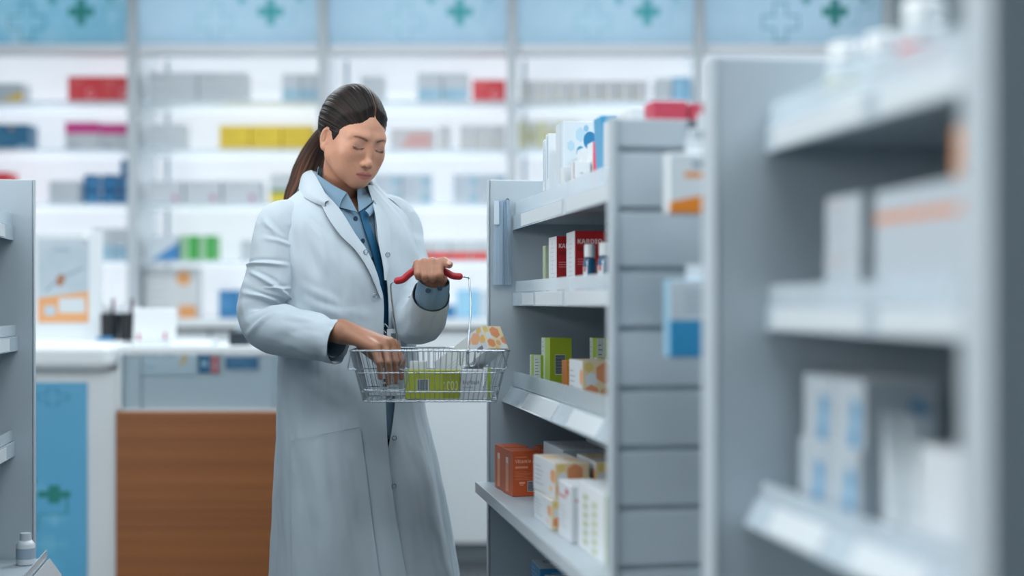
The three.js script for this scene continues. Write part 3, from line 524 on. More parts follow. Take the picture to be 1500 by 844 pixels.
const M_ = {
  vitFront: solid(256, 420, '#cc5a2c', (c) => { c.fillStyle = '#e9b49c'; c.font = 'bold 46px sans-serif'; c.fillText('Vitamin A', 24, 110, 205); lines(c, 24, 52, 200, 1, 10, 'rgba(240,190,165,.5)', 7); c.fillStyle = 'rgba(240,190,165,.6)'; c.fillRect(24, 140, 130, 20); lines(c, 24, 190, 200, 6, 14, 'rgba(240,190,165,.35)', 5); c.fillStyle = 'rgba(240,200,180,.7)'; c.fillRect(64, 285, 60, 18); c.fillRect(70, 310, 40, 8); bars(c, 150, 280, 66, 96, true); }),
  vitSide: solid(128, 256, '#d0602f', (c) => { c.fillStyle = 'rgba(240,175,140,.8)'; c.fillRect(34, 50, 36, 190); c.fillStyle = '#f2d9c8'; c.fillRect(38, 44, 30, 34); }),
  vitTop: mat(0xcf6234, 0.42),
  hexFront: solid(256, 256, '#e9d6ae', (c) => { c.fillStyle = '#dfe4e6'; hexa(c, 60, 110, 46); hexa(c, 200, 220, 50); c.fillStyle = '#e5976a'; hexa(c, 150, 70, 66); hexa(c, 60, 190, 52); hexa(c, 240, 160, 46); c.fillStyle = '#e6b07c'; hexa(c, 150, 190, 34); c.fillStyle = '#e3cb7c'; hexa(c, 44, 36, 34); hexa(c, 110, 250, 30); }),
  hexSide: solid(256, 160, '#dfe4e8', (c) => { c.fillStyle = '#e8a470'; hexa(c, 236, 60, 34); c.fillStyle = '#efc79c'; hexa(c, 214, 120, 18); lines(c, 20, 40, 110, 5, 20, 'rgba(120,135,150,.5)', 5); }),
  hexTop: solid(128, 128, '#d9d3c8', (c) => { c.fillStyle = 'rgba(226,170,110,.5)'; hexa(c, 40, 40, 30); hexa(c, 90, 84, 30); }),
  kardio: solid(256, 512, '#ae1c22', (c) => { c.fillStyle = '#e8dcdd'; c.font = 'bold 56px sans-serif'; c.fillText('KARDIO', 18, 110); c.fillStyle = '#8f181c'; c.fillRect(22, 140, 150, 34); lines(c, 22, 240, 140, 3, 22, 'rgba(235,200,200,.6)', 7); c.fillStyle = '#8a171b'; c.fillRect(22, 380, 110, 26); }),
  kardioSide: solid(96, 256, '#dde1e6', (c) => { lines(c, 30, 30, 40, 10, 20, 'rgba(150,155,165,.35)', 4); }),
  lime: solid(256, 420, '#b0c02c', (c) => { bars(c, 60, 130, 120, 160, true); c.fillStyle = 'rgba(120,150,10,.6)'; c.fillRect(0, 400, 256, 20); }),
  limeSide: solid(96, 256, '#d9e0d8', (c) => { c.fillStyle = '#a9c648'; c.fillRect(44, 0, 52, 256); lines(c, 8, 20, 26, 10, 22, 'rgba(110,125,140,.4)', 4); }),
  limeSpine: solid(96, 256, '#dfe4e6', (c) => { c.fillStyle = '#9dbb30'; c.fillRect(50, 0, 46, 256); lines(c, 10, 30, 30, 8, 22, 'rgba(60,75,90,.5)', 5); }),
  amber: solid(128, 160, '#d9861e', (c) => { c.fillStyle = '#27313a'; c.fillRect(52, 130, 40, 20); c.fillStyle = 'rgba(240,190,100,.5)'; c.fillRect(10, 10, 100, 14); }),
  redDotFront: solid(128, 256, '#d7dde2', (c) => { lines(c, 16, 90, 90, 7, 20, 'rgba(120,135,150,.4)', 5); c.fillStyle = '#c55f5f'; c.fillRect(16, 58, 70, 12); }),
  redDotSide: solid(128, 256, '#dde2e7', (c) => { c.fillStyle = '#c23b43'; c.beginPath(); c.arc(86, 36, 15, 0, 7); c.fill(); c.fillStyle = '#cf6a6c'; c.fillRect(8, 60, 70, 10); lines(c, 14, 110, 80, 5, 22, 'rgba(120,135,150,.35)', 5); }),
  greenStripeFront: solid(128, 256, '#dbe1e4', (c) => { c.fillStyle = '#8fba2a'; c.fillRect(0, 0, 60, 256); }),
  greenMarkSide: solid(128, 256, '#dfe4e8', (c) => { c.fillStyle = 'rgba(150,165,90,.75)'; for (let i = 0; i < 6; i++) { c.fillRect(28, 40 + i * 34, 20, 20); c.fillRect(70, 52 + i * 34, 18, 20); } }),
  silverFront: solid(128, 96, '#8f9aa3', (c) => { c.fillStyle = '#3e5563'; c.beginPath(); c.moveTo(30, 10); c.lineTo(80, 70); c.lineTo(16, 84); c.fill(); c.fillStyle = '#dfe5e9'; c.beginPath(); c.moveTo(60, 8); c.lineTo(128, 34); c.lineTo(128, 60); c.fill(); }),
  silverTop: solid(256, 256, '#a4adb5', (c) => { c.fillStyle = '#54666f'; for (let i = 0; i < 9; i++) { c.beginPath(); c.moveTo(i * 30, 60 + i * 20); c.lineTo(i * 30 + 22, 66 + i * 20); c.lineTo(i * 30 + 26, 84 + i * 20); c.lineTo(i * 30 + 4, 76 + i * 20); c.fill(); } }),
  silver: mat(0xa9b2b9, 0.4),
  bubble: solid(256, 420, '#d8e3ea', (c) => { c.fillStyle = '#b7d6e6'; hexa(c, 130, 70, 40); hexa(c, 60, 130, 30); c.fillStyle = '#2d7fb0'; c.beginPath(); c.arc(200, 100, 48, 0, 7); c.fill(); c.fillStyle = '#4a98c4'; c.beginPath(); c.arc(130, 160, 30, 0, 7); c.fill(); c.beginPath(); c.arc(238, 180, 34, 0, 7); c.fill(); c.fillStyle = '#8fc0da'; c.beginPath(); c.arc(172, 36, 18, 0, 7); c.fill(); }),
  bubbleSide: solid(96, 256, '#ccd8e0', (c) => { c.fillStyle = '#b9c9d4'; c.fillRect(60, 0, 10, 256); }),
  blueEdge: solid(64, 256, '#d3dee6', (c) => { c.fillStyle = '#3f84b0'; c.fillRect(40, 10, 12, 150); }),
  redFrame: solid(128, 160, '#e0566c', (c) => { c.fillStyle = '#dfe6ea'; c.fillRect(30, 36, 80, 100); lines(c, 40, 56, 60, 4, 20, '#4e6a80', 6); }),
  smallText: solid(128, 160, '#dfe4e7', (c) => { lines(c, 40, 50, 50, 5, 18, 'rgba(90,105,120,.6)', 5); c.fillStyle = '#55646f'; c.fillRect(90, 130, 12, 10); }),
  brownEdge: solid(64, 160, '#dfe3e5', (c) => { c.fillStyle = '#7d5a4e'; c.fillRect(40, 0, 12, 160); }),
  sky: mat(0x3f9cc8, 0.4), white: mat(0xdde3e7, 0.42), paper: mat(0xd4dadf, 0.5),
  pinkRed: solid(128, 96, '#c5495d', (c) => { lines(c, 14, 30, 80, 3, 16, 'rgba(250,220,225,.5)', 6); }),
  tealText: solid(256, 96, '#b7c4cc', (c) => { c.strokeStyle = '#51636f'; c.lineWidth = 5; c.strokeRect(40, 20, 60, 16); lines(c, 60, 54, 160, 2, 18, '#7d8f9a', 7); }),
  blueEnd: solid(64, 96, '#2f7ba8', (c) => { lines(c, 10, 20, 40, 3, 20, 'rgba(180,215,235,.4)', 6); }),
  orangeText: solid(128, 320, '#bcc6ce', (c) => { c.fillStyle = '#e08a4c'; c.fillRect(6, 66, 50, 26); c.fillRect(64, 62, 56, 26); lines(c, 16, 130, 80, 6, 26, 'rgba(150,160,170,.25)', 5); c.fillStyle = '#c8a9a0'; c.fillRect(40, 280, 26, 18); }),
  blueBlob: solid(192, 224, '#b9c4cc', (c) => { c.fillStyle = '#5796bd'; c.beginPath(); c.moveTo(120, 60); c.lineTo(170, 80); c.lineTo(160, 224); c.lineTo(96, 224); c.fill(); c.fillStyle = '#7fb0cd'; c.fillRect(110, 120, 50, 60); }),
  greyText: solid(128, 160, '#b9c3ca', (c) => { c.fillStyle = 'rgba(190,150,150,.5)'; c.fillRect(16, 20, 50, 14); lines(c, 16, 56, 80, 4, 22, 'rgba(130,145,160,.3)', 6); }),
};
// carton standing on a unit: x, z = near left bottom corner in the unit's own axes
function carton(unit, name, label, x, y, z, w, h, d, o = {}) {
  const p = onUnit(unit, x + w / 2, y + 0.0006, z - d / 2);
  const s = o.side || M_.white, m = [o.right || s, s, o.top || M_.white, M_.white, o.front || M_.white, M_.white];
  const b = single(name, bx(w, h, d, 0, h / 2, 0, 0.0012), m, label, 'box', [p.x, p.y, p.z], PHI + (o.turn || 0), o.group);
  if (o.lean) b.rotation.set(0, PHI + (o.turn || 0), o.lean);
  return b;
}
const S1 = 1.385, S2 = 1.206, S3 = 0.988, S4 = 0.767, S5 = 0.5;
{ // lower open shelf with the orange boxes
  const va = { front: M_.vitFront, side: M_.vitSide, top: M_.vitTop, group: 'orange vitamin boxes' };
  carton(mid, 'vitamin_box', 'orange Vitamin A box with barcode at the front of the lower shelf', 0.004, S4, 0.268, 0.056, 0.097, 0.08, { ...va, turn: 0.1 });
  carton(mid, 'vitamin_box', 'orange Vitamin A box directly behind the front one with barcode', 0.0, S4, 0.179, 0.056, 0.097, 0.08, { ...va, turn: 0.1 });
  carton(mid, 'vitamin_box', 'orange vitamin box second in from the shelf edge, half hidden', 0.078, S4, 0.30, 0.056, 0.097, 0.08, va);
  carton(mid, 'vitamin_box', 'orange vitamin box behind the half hidden one', 0.078, S4, 0.215, 0.056, 0.097, 0.08, va);
  carton(mid, 'vitamin_box', 'tall orange box at the back of the lower shelf, left of two', 0.205, S4, 0.33, 0.056, 0.13, 0.08, va);
  carton(mid, 'vitamin_box', 'tall orange box at the back of the lower shelf, right of two', 0.265, S4, 0.33, 0.056, 0.13, 0.08, va);
  const hx = { front: M_.hexFront, side: M_.hexSide, top: M_.hexTop, group: 'boxes with orange hexagons' };
  carton(mid, 'hexagon_box', 'white box with orange hexagons, lower of two stacked at the shelf edge', 0.0, S4, 0.725, 0.07, 0.054, 0.165, hx);
  carton(mid, 'hexagon_box', 'white box with orange hexagons, upper of two stacked at the shelf edge', 0.004, S4 + 0.055, 0.715, 0.066, 0.066, 0.16, { ...hx, turn: 0.06 });
  carton(mid, 'hexagon_box', 'white box with orange hexagons under the one beside the upper stack', 0.085, S4, 0.72, 0.07, 0.054, 0.16, hx);
  carton(mid, 'hexagon_box', 'white box with orange hexagons right of the upper stacked one', 0.085, S4 + 0.055, 0.715, 0.07, 0.066, 0.16, hx);
  const sv = { front: M_.silverFront, side: M_.silver, top: M_.silverTop, group: 'silver grey boxes' };
  carton(mid, 'silver_box', 'silver grey box with dark teal triangle behind the hexagon boxes, left of two', 0.062, S4, 0.535, 0.085, 0.125, 0.2, sv);
  carton(mid, 'silver_box', 'silver grey box with patterned top behind the hexagon boxes, right of two', 0.152, S4, 0.54, 0.085, 0.128, 0.2, sv);
  carton(mid, 'red_dot_carton', 'white box with red dots standing at the lower shelf edge', 0.006, S4, 0.872, 0.06, 0.098, 0.108, { front: M_.redDotFront, side: M_.redDotSide });
  carton(mid, 'striped_carton', 'white box with lime green stripe beside the end post', 0.014, S4, 1.09, 0.07, 0.112, 0.2, { front: M_.greenStripeFront, side: M_.greenMarkSide });
  carton(mid, 'red_lid_carton', 'white box with red strip on top behind the red dotted one', 0.085, S4, 0.93, 0.07, 0.102, 0.1, { front: M_.redDotFront, side: M_.redDotSide, top: M_.pinkRed });
}
{ // shelf under it: flat blue and grey boxes
  const fb = { front: M_.blueEnd, side: M_.tealText, top: M_.tealText, group: 'flat grey boxes on the lowest visible shelf' };
  for (let k = 0; k < 3; k++) carton(mid, 'flat_box', `flat grey box with blue end on the lowest shelf, ${['bottom', 'middle', 'top'][k]} of the rear stack`, 0.05, S5 + k * 0.043, 0.36, 0.15, 0.0425, 0.11, { ...fb, side: M_.blueEnd });
  for (let k = 0; k < 3; k++) carton(mid, 'flat_box', `flat grey box with blue end on the lowest shelf, ${['bottom', 'middle', 'top'][k]} of the front stack`, 0.055, S5 + k * 0.04, 0.49, 0.15, 0.0395, 0.11, { ...fb, side: M_.blueEnd });
}
{ // eye-level shelf with lime boxes
  const lm = { front: M_.lime, side: M_.limeSide, top: mat(0xb0c03a, 0.45), group: 'lime green boxes' };
  carton(mid, 'lime_box', 'tall lime green box with barcode standing on the middle shelf', 0.098, S3, 0.21, 0.05, 0.116, 0.075, { ...lm, turn: 0.06 });
  carton(mid, 'lime_box', 'small white and lime box left of the tall lime one', 0.075, S3, 0.155, 0.03, 0.077, 0.05, { ...lm, front: M_.limeSpine });
  for (let k = 0; k < 3; k++) carton(mid, 'lime_box', `white and lime box at the back of the middle shelf, ${['leftmost', 'middle', 'rightmost'][k]} of three`, 0.185 + k * 0.034, S3, 0.3 + k * 0.02, 0.032, 0.118, 0.07, { ...lm, front: M_.limeSpine });
  carton(mid, 'lime_box', 'lime box lying low behind the amber box', 0.165, S3, 0.42, 0.05, 0.08, 0.06, { ...lm, front: mat(0x7e9a25, 0.5) });
  carton(mid, 'amber_box', 'small amber orange box in front of the tall lime one', 0.098, S3, 0.4, 0.034, 0.074, 0.05, { front: M_.amber, side: mat(0xb26a1e, 0.5), top: mat(0xd9861e, 0.45) });
  carton(mid, 'hexagon_box', 'white box with orange hexagons on the middle shelf near the end post', 0.082, S3, 0.62, 0.075, 0.082, 0.12, { front: M_.hexFront, side: M_.hexSide, top: M_.hexTop, group: 'boxes with orange hexagons' });
}
{ // shelf with the red boxes
  const kd = { front: M_.kardio, side: M_.kardioSide, top: mat(0xa51c22, 0.42), group: 'red KARDIO boxes' };
  carton(mid, 'kardio_box', 'red KARDIO box standing further back, half hidden by its twin', 0.092, S2, 0.325, 0.055, 0.116, 0.085, { ...kd });
  carton(mid, 'kardio_box', 'red KARDIO box at the front with the whole name showing', 0.102, S2, 0.47, 0.064, 0.12, 0.1, { ...kd, turn: -0.04 });
  carton(mid, 'kardio_box', 'red KARDIO box behind the bottles near the end post', 0.172, S2, 0.5, 0.06, 0.118, 0.09, kd);
  carton(mid, 'slim_box', 'slim greenish box at the far end of the red boxes', 0.088, S2, 0.222, 0.022, 0.1, 0.03, { side: mat(0xaebb9b, 0.5), front: mat(0xb8c2a8, 0.5) });
  const bot = (x, z, r, label) => {
    const p = onUnit(mid, x, S2 + 0.0006, z), t = thing('medicine_bottle', label, 'bottle', [p.x, p.y, p.z], PHI, 'blue bottles with white caps');
    part('glass', new THREE.LatheGeometry([[0, 0], [r * 0.92, 0], [r, 0.004], [r, 0.052], [r * 0.86, 0.06], [r * 0.7, 0.062], [0, 0.062]].map((q) => new THREE.Vector2(...q)), 24), mat(0x0f5f88, 0.12, { clearcoat: 1 }), t);
    part('cap', new THREE.LatheGeometry([[0, 0], [r * 0.86, 0], [r * 0.88, 0.003], [r * 0.88, 0.023], [r * 0.8, 0.026], [0, 0.026]].map((q) => new THREE.Vector2(...q)), 24).translate(0, 0.0625, 0), mat(0xe6ebee, 0.4), t);
    part('label_band', new THREE.CylinderGeometry(r + 0.0004, r + 0.0004, 0.03, 24, 1, true, 3.6, 2.0).translate(0, 0.03, 0), mat(0xdfe6ea, 0.4), t);
    part('red_mark', new THREE.CylinderGeometry(r + 0.0008, r + 0.0008, 0.009, 12, 1, true, 5.0, 0.4).translate(0, 0.04, 0), mat(0xc0504d, 0.4), t);
  };
  bot(0.108, 0.57, 0.0125, 'blue medicine bottle with white cap, left and slimmer of two');
  bot(0.12, 0.66, 0.0165, 'blue medicine bottle with white cap nearest the end post');
}
{ // top shelf
  carton(mid, 'slim_box', 'slim white box at the far end of the top shelf', 0.07, S1, 0.305, 0.03, 0.142, 0.018, { side: M_.blueEdge });
  carton(mid, 'slim_box', 'slim white box with blue stripe, second from the far end', 0.07, S1, 0.35, 0.03, 0.15, 0.03, { side: M_.blueEdge });
  carton(mid, 'bubble_box', 'large white box with blue bubble print on the top shelf', 0.074, S1, 0.475, 0.072, 0.16, 0.07, { front: M_.bubble, side: M_.bubbleSide });
  carton(mid, 'small_box', 'small white box leaning in front of the bubble print box', 0.07, S1, 0.515, 0.022, 0.066, 0.03, { front: M_.white, lean: 0.05 });
  carton(mid, 'small_box', 'small white box with printed lines in front of the bubble box', 0.078, S1, 0.575, 0.03, 0.07, 0.04, { front: M_.smallText, side: M_.brownEdge });
  carton(mid, 'small_box', 'narrow box with brown edge behind the printed small box', 0.1, S1, 0.53, 0.02, 0.1, 0.04, { front: M_.brownEdge });
  carton(mid, 'small_box', 'white box with red framed label on the top shelf', 0.112, S1, 0.578, 0.042, 0.108, 0.05, { front: M_.redFrame });
  carton(mid, 'small_box', 'pale box below the red framed label', 0.113, S1, 0.645, 0.03, 0.07, 0.04, { front: M_.smallText, side: M_.brownEdge });
  carton(mid, 'sky_box', 'sky blue box leaning beside the big white carton', 0.1, S1 + 0.003, 0.73, 0.03, 0.136, 0.06, { front: M_.sky, side: M_.sky, top: M_.sky, lean: 0.06 });
  carton(mid, 'white_carton', 'big plain white carton on the top shelf beside the end post', 0.085, S1, 0.98, 0.2, 0.118, 0.2, { front: M_.white, side: M_.white });
  for (let k = 0; k < 2; k++) carton(mid, 'red_pack', `pinkish red pack showing above the slotted end wall, ${['left', 'right'][k]} of two`, 0.07 + k * 0.06, S1, 1.165, 0.055, 0.104 - k * 0.003, 0.05, { front: M_.pinkRed, side: M_.pinkRed, top: M_.pinkRed, group: 'red packs' });
}
// ---------- goods on the foreground unit, hooks and small fittings ----------
{ // right foreground unit
  const T1 = 1.405, T2 = 1.178, T3 = 0.935;
  const jar = (x, z, r, h, body, lid, band, label) => {
    const p = onUnit(rgt, x, T1 + 0.0006, z), t = thing('pill_jar', label, 'jar', [p.x, p.y, p.z], PHI, 'pill jars on the foreground shelf');
    part('jar', new THREE.LatheGeometry([[0, 0], [r * 0.94, 0], [r, 0.004], [r, h * 0.6], [r * 0.8, h * 0.7], [0, h * 0.7]].map((q) => new THREE.Vector2(...q)), 28), mat(body, 0.12, { clearcoat: 1, clearcoatRoughness: 0.05 }), t);
    part('lid', new THREE.LatheGeometry([[0, 0], [r * 0.84, 0], [r * 0.86, 0.004], [r * 0.84, h * 0.26], [r * 0.7, h * 0.3], [0, h * 0.3]].map((q) => new THREE.Vector2(...q)), 28).translate(0, h * 0.7005, 0), mat(lid, 0.08, { clearcoat: 1, clearcoatRoughness: 0.03 }), t);
    part('label_band', new THREE.CylinderGeometry(r + 0.0005, r + 0.0005, h * 0.34, 28, 1, true).translate(0, h * 0.3, 0), mat(band, 0.4), t);
  };
  jar(0.105, 0.16, 0.024, 0.078, 0xbfd0d8, 0xe4eaee, 0xc9c79a, 'pale jar with yellowish label, leftmost on the foreground top shelf');
  jar(0.115, 0.235, 0.022, 0.076, 0xb9c9d0, 0xe4eaee, 0xb8c2ba, 'pale jar with shiny white lid, second on the foreground top shelf');
  jar(0.112, 0.345, 0.026, 0.092, 0xc6d2d8, 0xe8eef1, 0xc2464f, 'jar with red label and shiny white lid on the foreground top shelf');
  jar(0.145, 0.42, 0.021, 0.088, 0xc3cfd5, 0xdfe6ea, 0xc98d80, 'jar with pinkish label half behind the red labelled jar');
  const gb = { front: M_.greyText, side: M_.greyText, group: 'pale boxes on the foreground middle shelf' };
  carton(rgt, 'pale_box', 'pale grey box on the foreground middle shelf, lower of the far stack', 0.085, T2, 0.245, 0.085, 0.06, 0.1, gb);
  carton(rgt, 'pale_box', 'pale grey box on the foreground middle shelf, upper of the far stack', 0.086, T2 + 0.0606, 0.246, 0.085, 0.064, 0.1, gb);
  for (let k = 0; k < 5; k++) carton(rgt, 'orange_text_box', `tall white box with orange lettering band in the foreground, ${['first', 'second', 'third', 'fourth', 'fifth'][k]} from the pale stack`, 0.088, T2, 0.318 + k * 0.042, 0.085, 0.122, 0.04, { front: M_.orangeText, side: M_.orangeText, group: 'white boxes with orange lettering' });
  for (let k = 0; k < 4; k++) carton(rgt, 'blue_print_box', `white box with blue figure print on the foreground low shelf, ${['lower left', 'lower right', 'upper left', 'upper right'][k]} of four`, 0.10 + (k > 1 ? 0.006 : 0), T3 + (k > 1 ? 0.0786 : 0), 0.115 + (k % 2) * 0.094, 0.09, 0.078, 0.09, { front: M_.blueBlob, side: M_.blueBlob, group: 'white boxes with blue figure' });
  for (let k = 0; k < 2; k++) { const p = onUnit(rgt, 0.125, T3 + 0.0006, 0.262 + k * 0.05), t = thing('white_tube', `upright white tube with crimped top on the foreground low shelf, ${['left', 'right'][k]} of two`, 'tube', [p.x, p.y, p.z], PHI, 'upright white tubes');
    part('body', cloth((u, v) => { const a = u * Math.PI * 2, r = 0.018, f = sstep(0.1, 1, v); return V(Math.cos(a) * r * (1 + 0.15 * f), 0.02 + v * 0.105, -Math.sin(a) * r * (1 - 0.88 * f)); }, 24, 12, 0.001, true), mat(0xcbd5db, 0.3), t);
    part('cap', new THREE.CylinderGeometry(0.0165, 0.0175, 0.02, 20).translate(0, 0.01, 0), mat(0xdfe6ea, 0.35), t); }
  carton(rgt, 'pale_box', 'large pale box on the foreground low shelf beside the near post', 0.1, T3, 0.45, 0.1, 0.1, 0.09, { front: M_.white, side: M_.paper });
  carton(rgt, 'amber_pack', 'small amber pack under the foreground top shelf, beside the near post', 0.09, T2 + 0.1227, 0.486, 0.05, 0.05, 0.035, { front: M_.amber, side: M_.amber });
}
{ // left unit
  const p = onUnit(lft, -0.004, 0.5886, 0.075), t = thing('white_bottle', 'small white bottle at the bottom of the left shelving unit', 'bottle', [p.x, p.y, p.z], PHI);
  part('bottle', new THREE.LatheGeometry([[0, 0], [0.02, 0], [0.021, 0.003], [0.021, 0.045], [0.014, 0.055], [0, 0.055]].map((q) => new THREE.Vector2(...q)), 24), mat(0xdbe2e6, 0.3), t);
  part('cap', new THREE.CylinderGeometry(0.0125, 0.013, 0.016, 20).translate(0, 0.0632, 0), mat(0xc3ccd2, 0.35), t);
  part('label_band', new THREE.CylinderGeometry(0.0214, 0.0214, 0.024, 24, 1, true).translate(0, 0.026, 0), mat(0x9fb2c0, 0.4), t);
}
{ // packs hanging on hooks in the slotted end wall
  const zf = 1.178 + 0.018, hookM = mat(0x7d8a93, 0.3, { metalness: 0.8 });
  const hook = (x, y, label) => { const p = onUnit(mid, x, y, zf + 0.0005), t = thing('display_hook', label, 'hook', [p.x, p.y, p.z], PHI, 'display hooks'); part('plate', bx(0.03, 0.014, 0.003, 0, 0, 0.0016, 0.001), hookM, t); part('rod', rod([0, 0, 0.003], [0, 0, 0.11], 0.0022, 8), hookM, t); part('rod_tip', tube([[0, 0, 0.11], [0, 0.004, 0.117], [0, 0.012, 0.121]], 0.0022, 8, 8), hookM, t); return t; };
  const pack = (name, label, x, y, w, h, d, z, front, side) => { const p = onUnit(mid, x + w / 2, y, zf + z), t = thing(name, label, 'pack', [p.x, p.y, p.z], PHI, 'packs hanging on the slotted end wall'); const tab = new THREE.Shape([[-w * 0.3, 0], [w * 0.3, 0], [w * 0.3, 0.022], [-w * 0.3, 0.022]].map((q) => new THREE.Vector2(...q))); tab.holes.push(new THREE.Path().absarc(0, 0.012, 0.005, 0, 6.283)); part('body', bx(w, h, d, 0, -h / 2, 0, 0.003), [side, side, side, side, front, side], t); part('hang_tab', new THREE.ExtrudeGeometry(tab, { depth: 0.001, bevelEnabled: false }).translate(0, 0, -0.0005), M_.white, t); };
  const bagO = solid(128, 128, '#cbd3d8', (c) => { c.fillStyle = '#8496a3'; c.fillRect(30, 18, 70, 12); c.fillStyle = '#d9883e'; c.fillRect(20, 40, 70, 12); c.fillStyle = '#d9801f'; c.beginPath(); c.moveTo(0, 104); c.lineTo(128, 58); c.lineTo(128, 128); c.lineTo(0, 128); c.fill(); });
  const bagB = solid(128, 192, '#bcc7cf', (c) => { c.fillStyle = '#2f8dbd'; c.fillRect(0, 100, 128, 92); lines(c, 20, 30, 90, 3, 20, 'rgba(110,125,140,.5)', 6); });
  const bagY = solid(64, 64, '#cfc04a', (c) => { c.fillStyle = '#d8903c'; c.fillRect(26, 16, 24, 24); });
  const bagG = solid(64, 96, '#b6c2ca', (c) => { lines(c, 12, 16, 40, 4, 18, '#5d7384', 7); });
  hook(0.13, 1.449, 'display hook holding the grey pack at the top of the slotted end wall'); hook(0.13, 1.4095, 'display hook holding the orange and white pack');
  hook(0.19, 1.267, 'display hook holding the small yellow pack'); hook(0.133, 1.2275, 'display hook holding the white and blue pack');
  pack('grey_pack', 'small grey printed pack hanging at the top of the slotted end wall', 0.1, 1.436, 0.06, 0.032, 0.012, 0.06, bagG, M_.paper);
  pack('orange_pack', 'white pack with orange wedge hanging on the slotted end wall', 0.058, 1.3965, 0.145, 0.088, 0.03, 0.085, bagO, M_.white);
  pack('yellow_pack', 'small yellow pack hanging above the blue one', 0.155, 1.254, 0.07, 0.032, 0.012, 0.05, bagY, mat(0xbfae45, 0.5));
  pack('blue_pack', 'white and blue pack hanging on the slotted end wall', 0.058, 1.2145, 0.15, 0.112, 0.03, 0.085, bagB, mat(0x8fbdd6, 0.4));
}
{ // clear plastic label strips hanging on the far end panel
  const p = onUnit(mid, 0.009, 1.42, 0.004), t = thing('label_strip_bundle', 'bundle of clear plastic label strips hanging on a wire at the shelf end', 'plastic strips', [p.x, p.y, p.z], PHI);
  const clear = new THREE.MeshPhysicalMaterial({ color: 0xd3e3ee, roughness: 0.06, transmission: 0.65, ior: 1.48 });
  for (let k = 0; k < 6; k++) { const g = bx(0.0085, 0.196, 0.0016, 0, -0.098, 0, 0.0006); g.rotateY(-0.5 + k * 0.16); g.rotateZ((k - 2.5) * 0.008); part('strip', g.translate(0.004 + k * 0.0055, 0, 0.008 + (k % 3) * 0.0035), clear, t); }
  part('strip_end', bx(0.012, 0.055, 0.003, 0.004, -0.03, 0.018, 0.001), mat(0xc4d2dc, 0.4), t);
  part('wire_loop', tube([[0.030, -0.19, 0.002], [0.030, -0.1, 0.002], [0.028, -0.01, 0.002], [0.030, 0.003, 0.002], [0.034, 0.003, 0.002], [0.036, -0.006, 0.002], [0.035, -0.03, 0.002]], 0.0013, 60, 6), mat(0x45535d, 0.35, { metalness: 0.7 }), t);
}
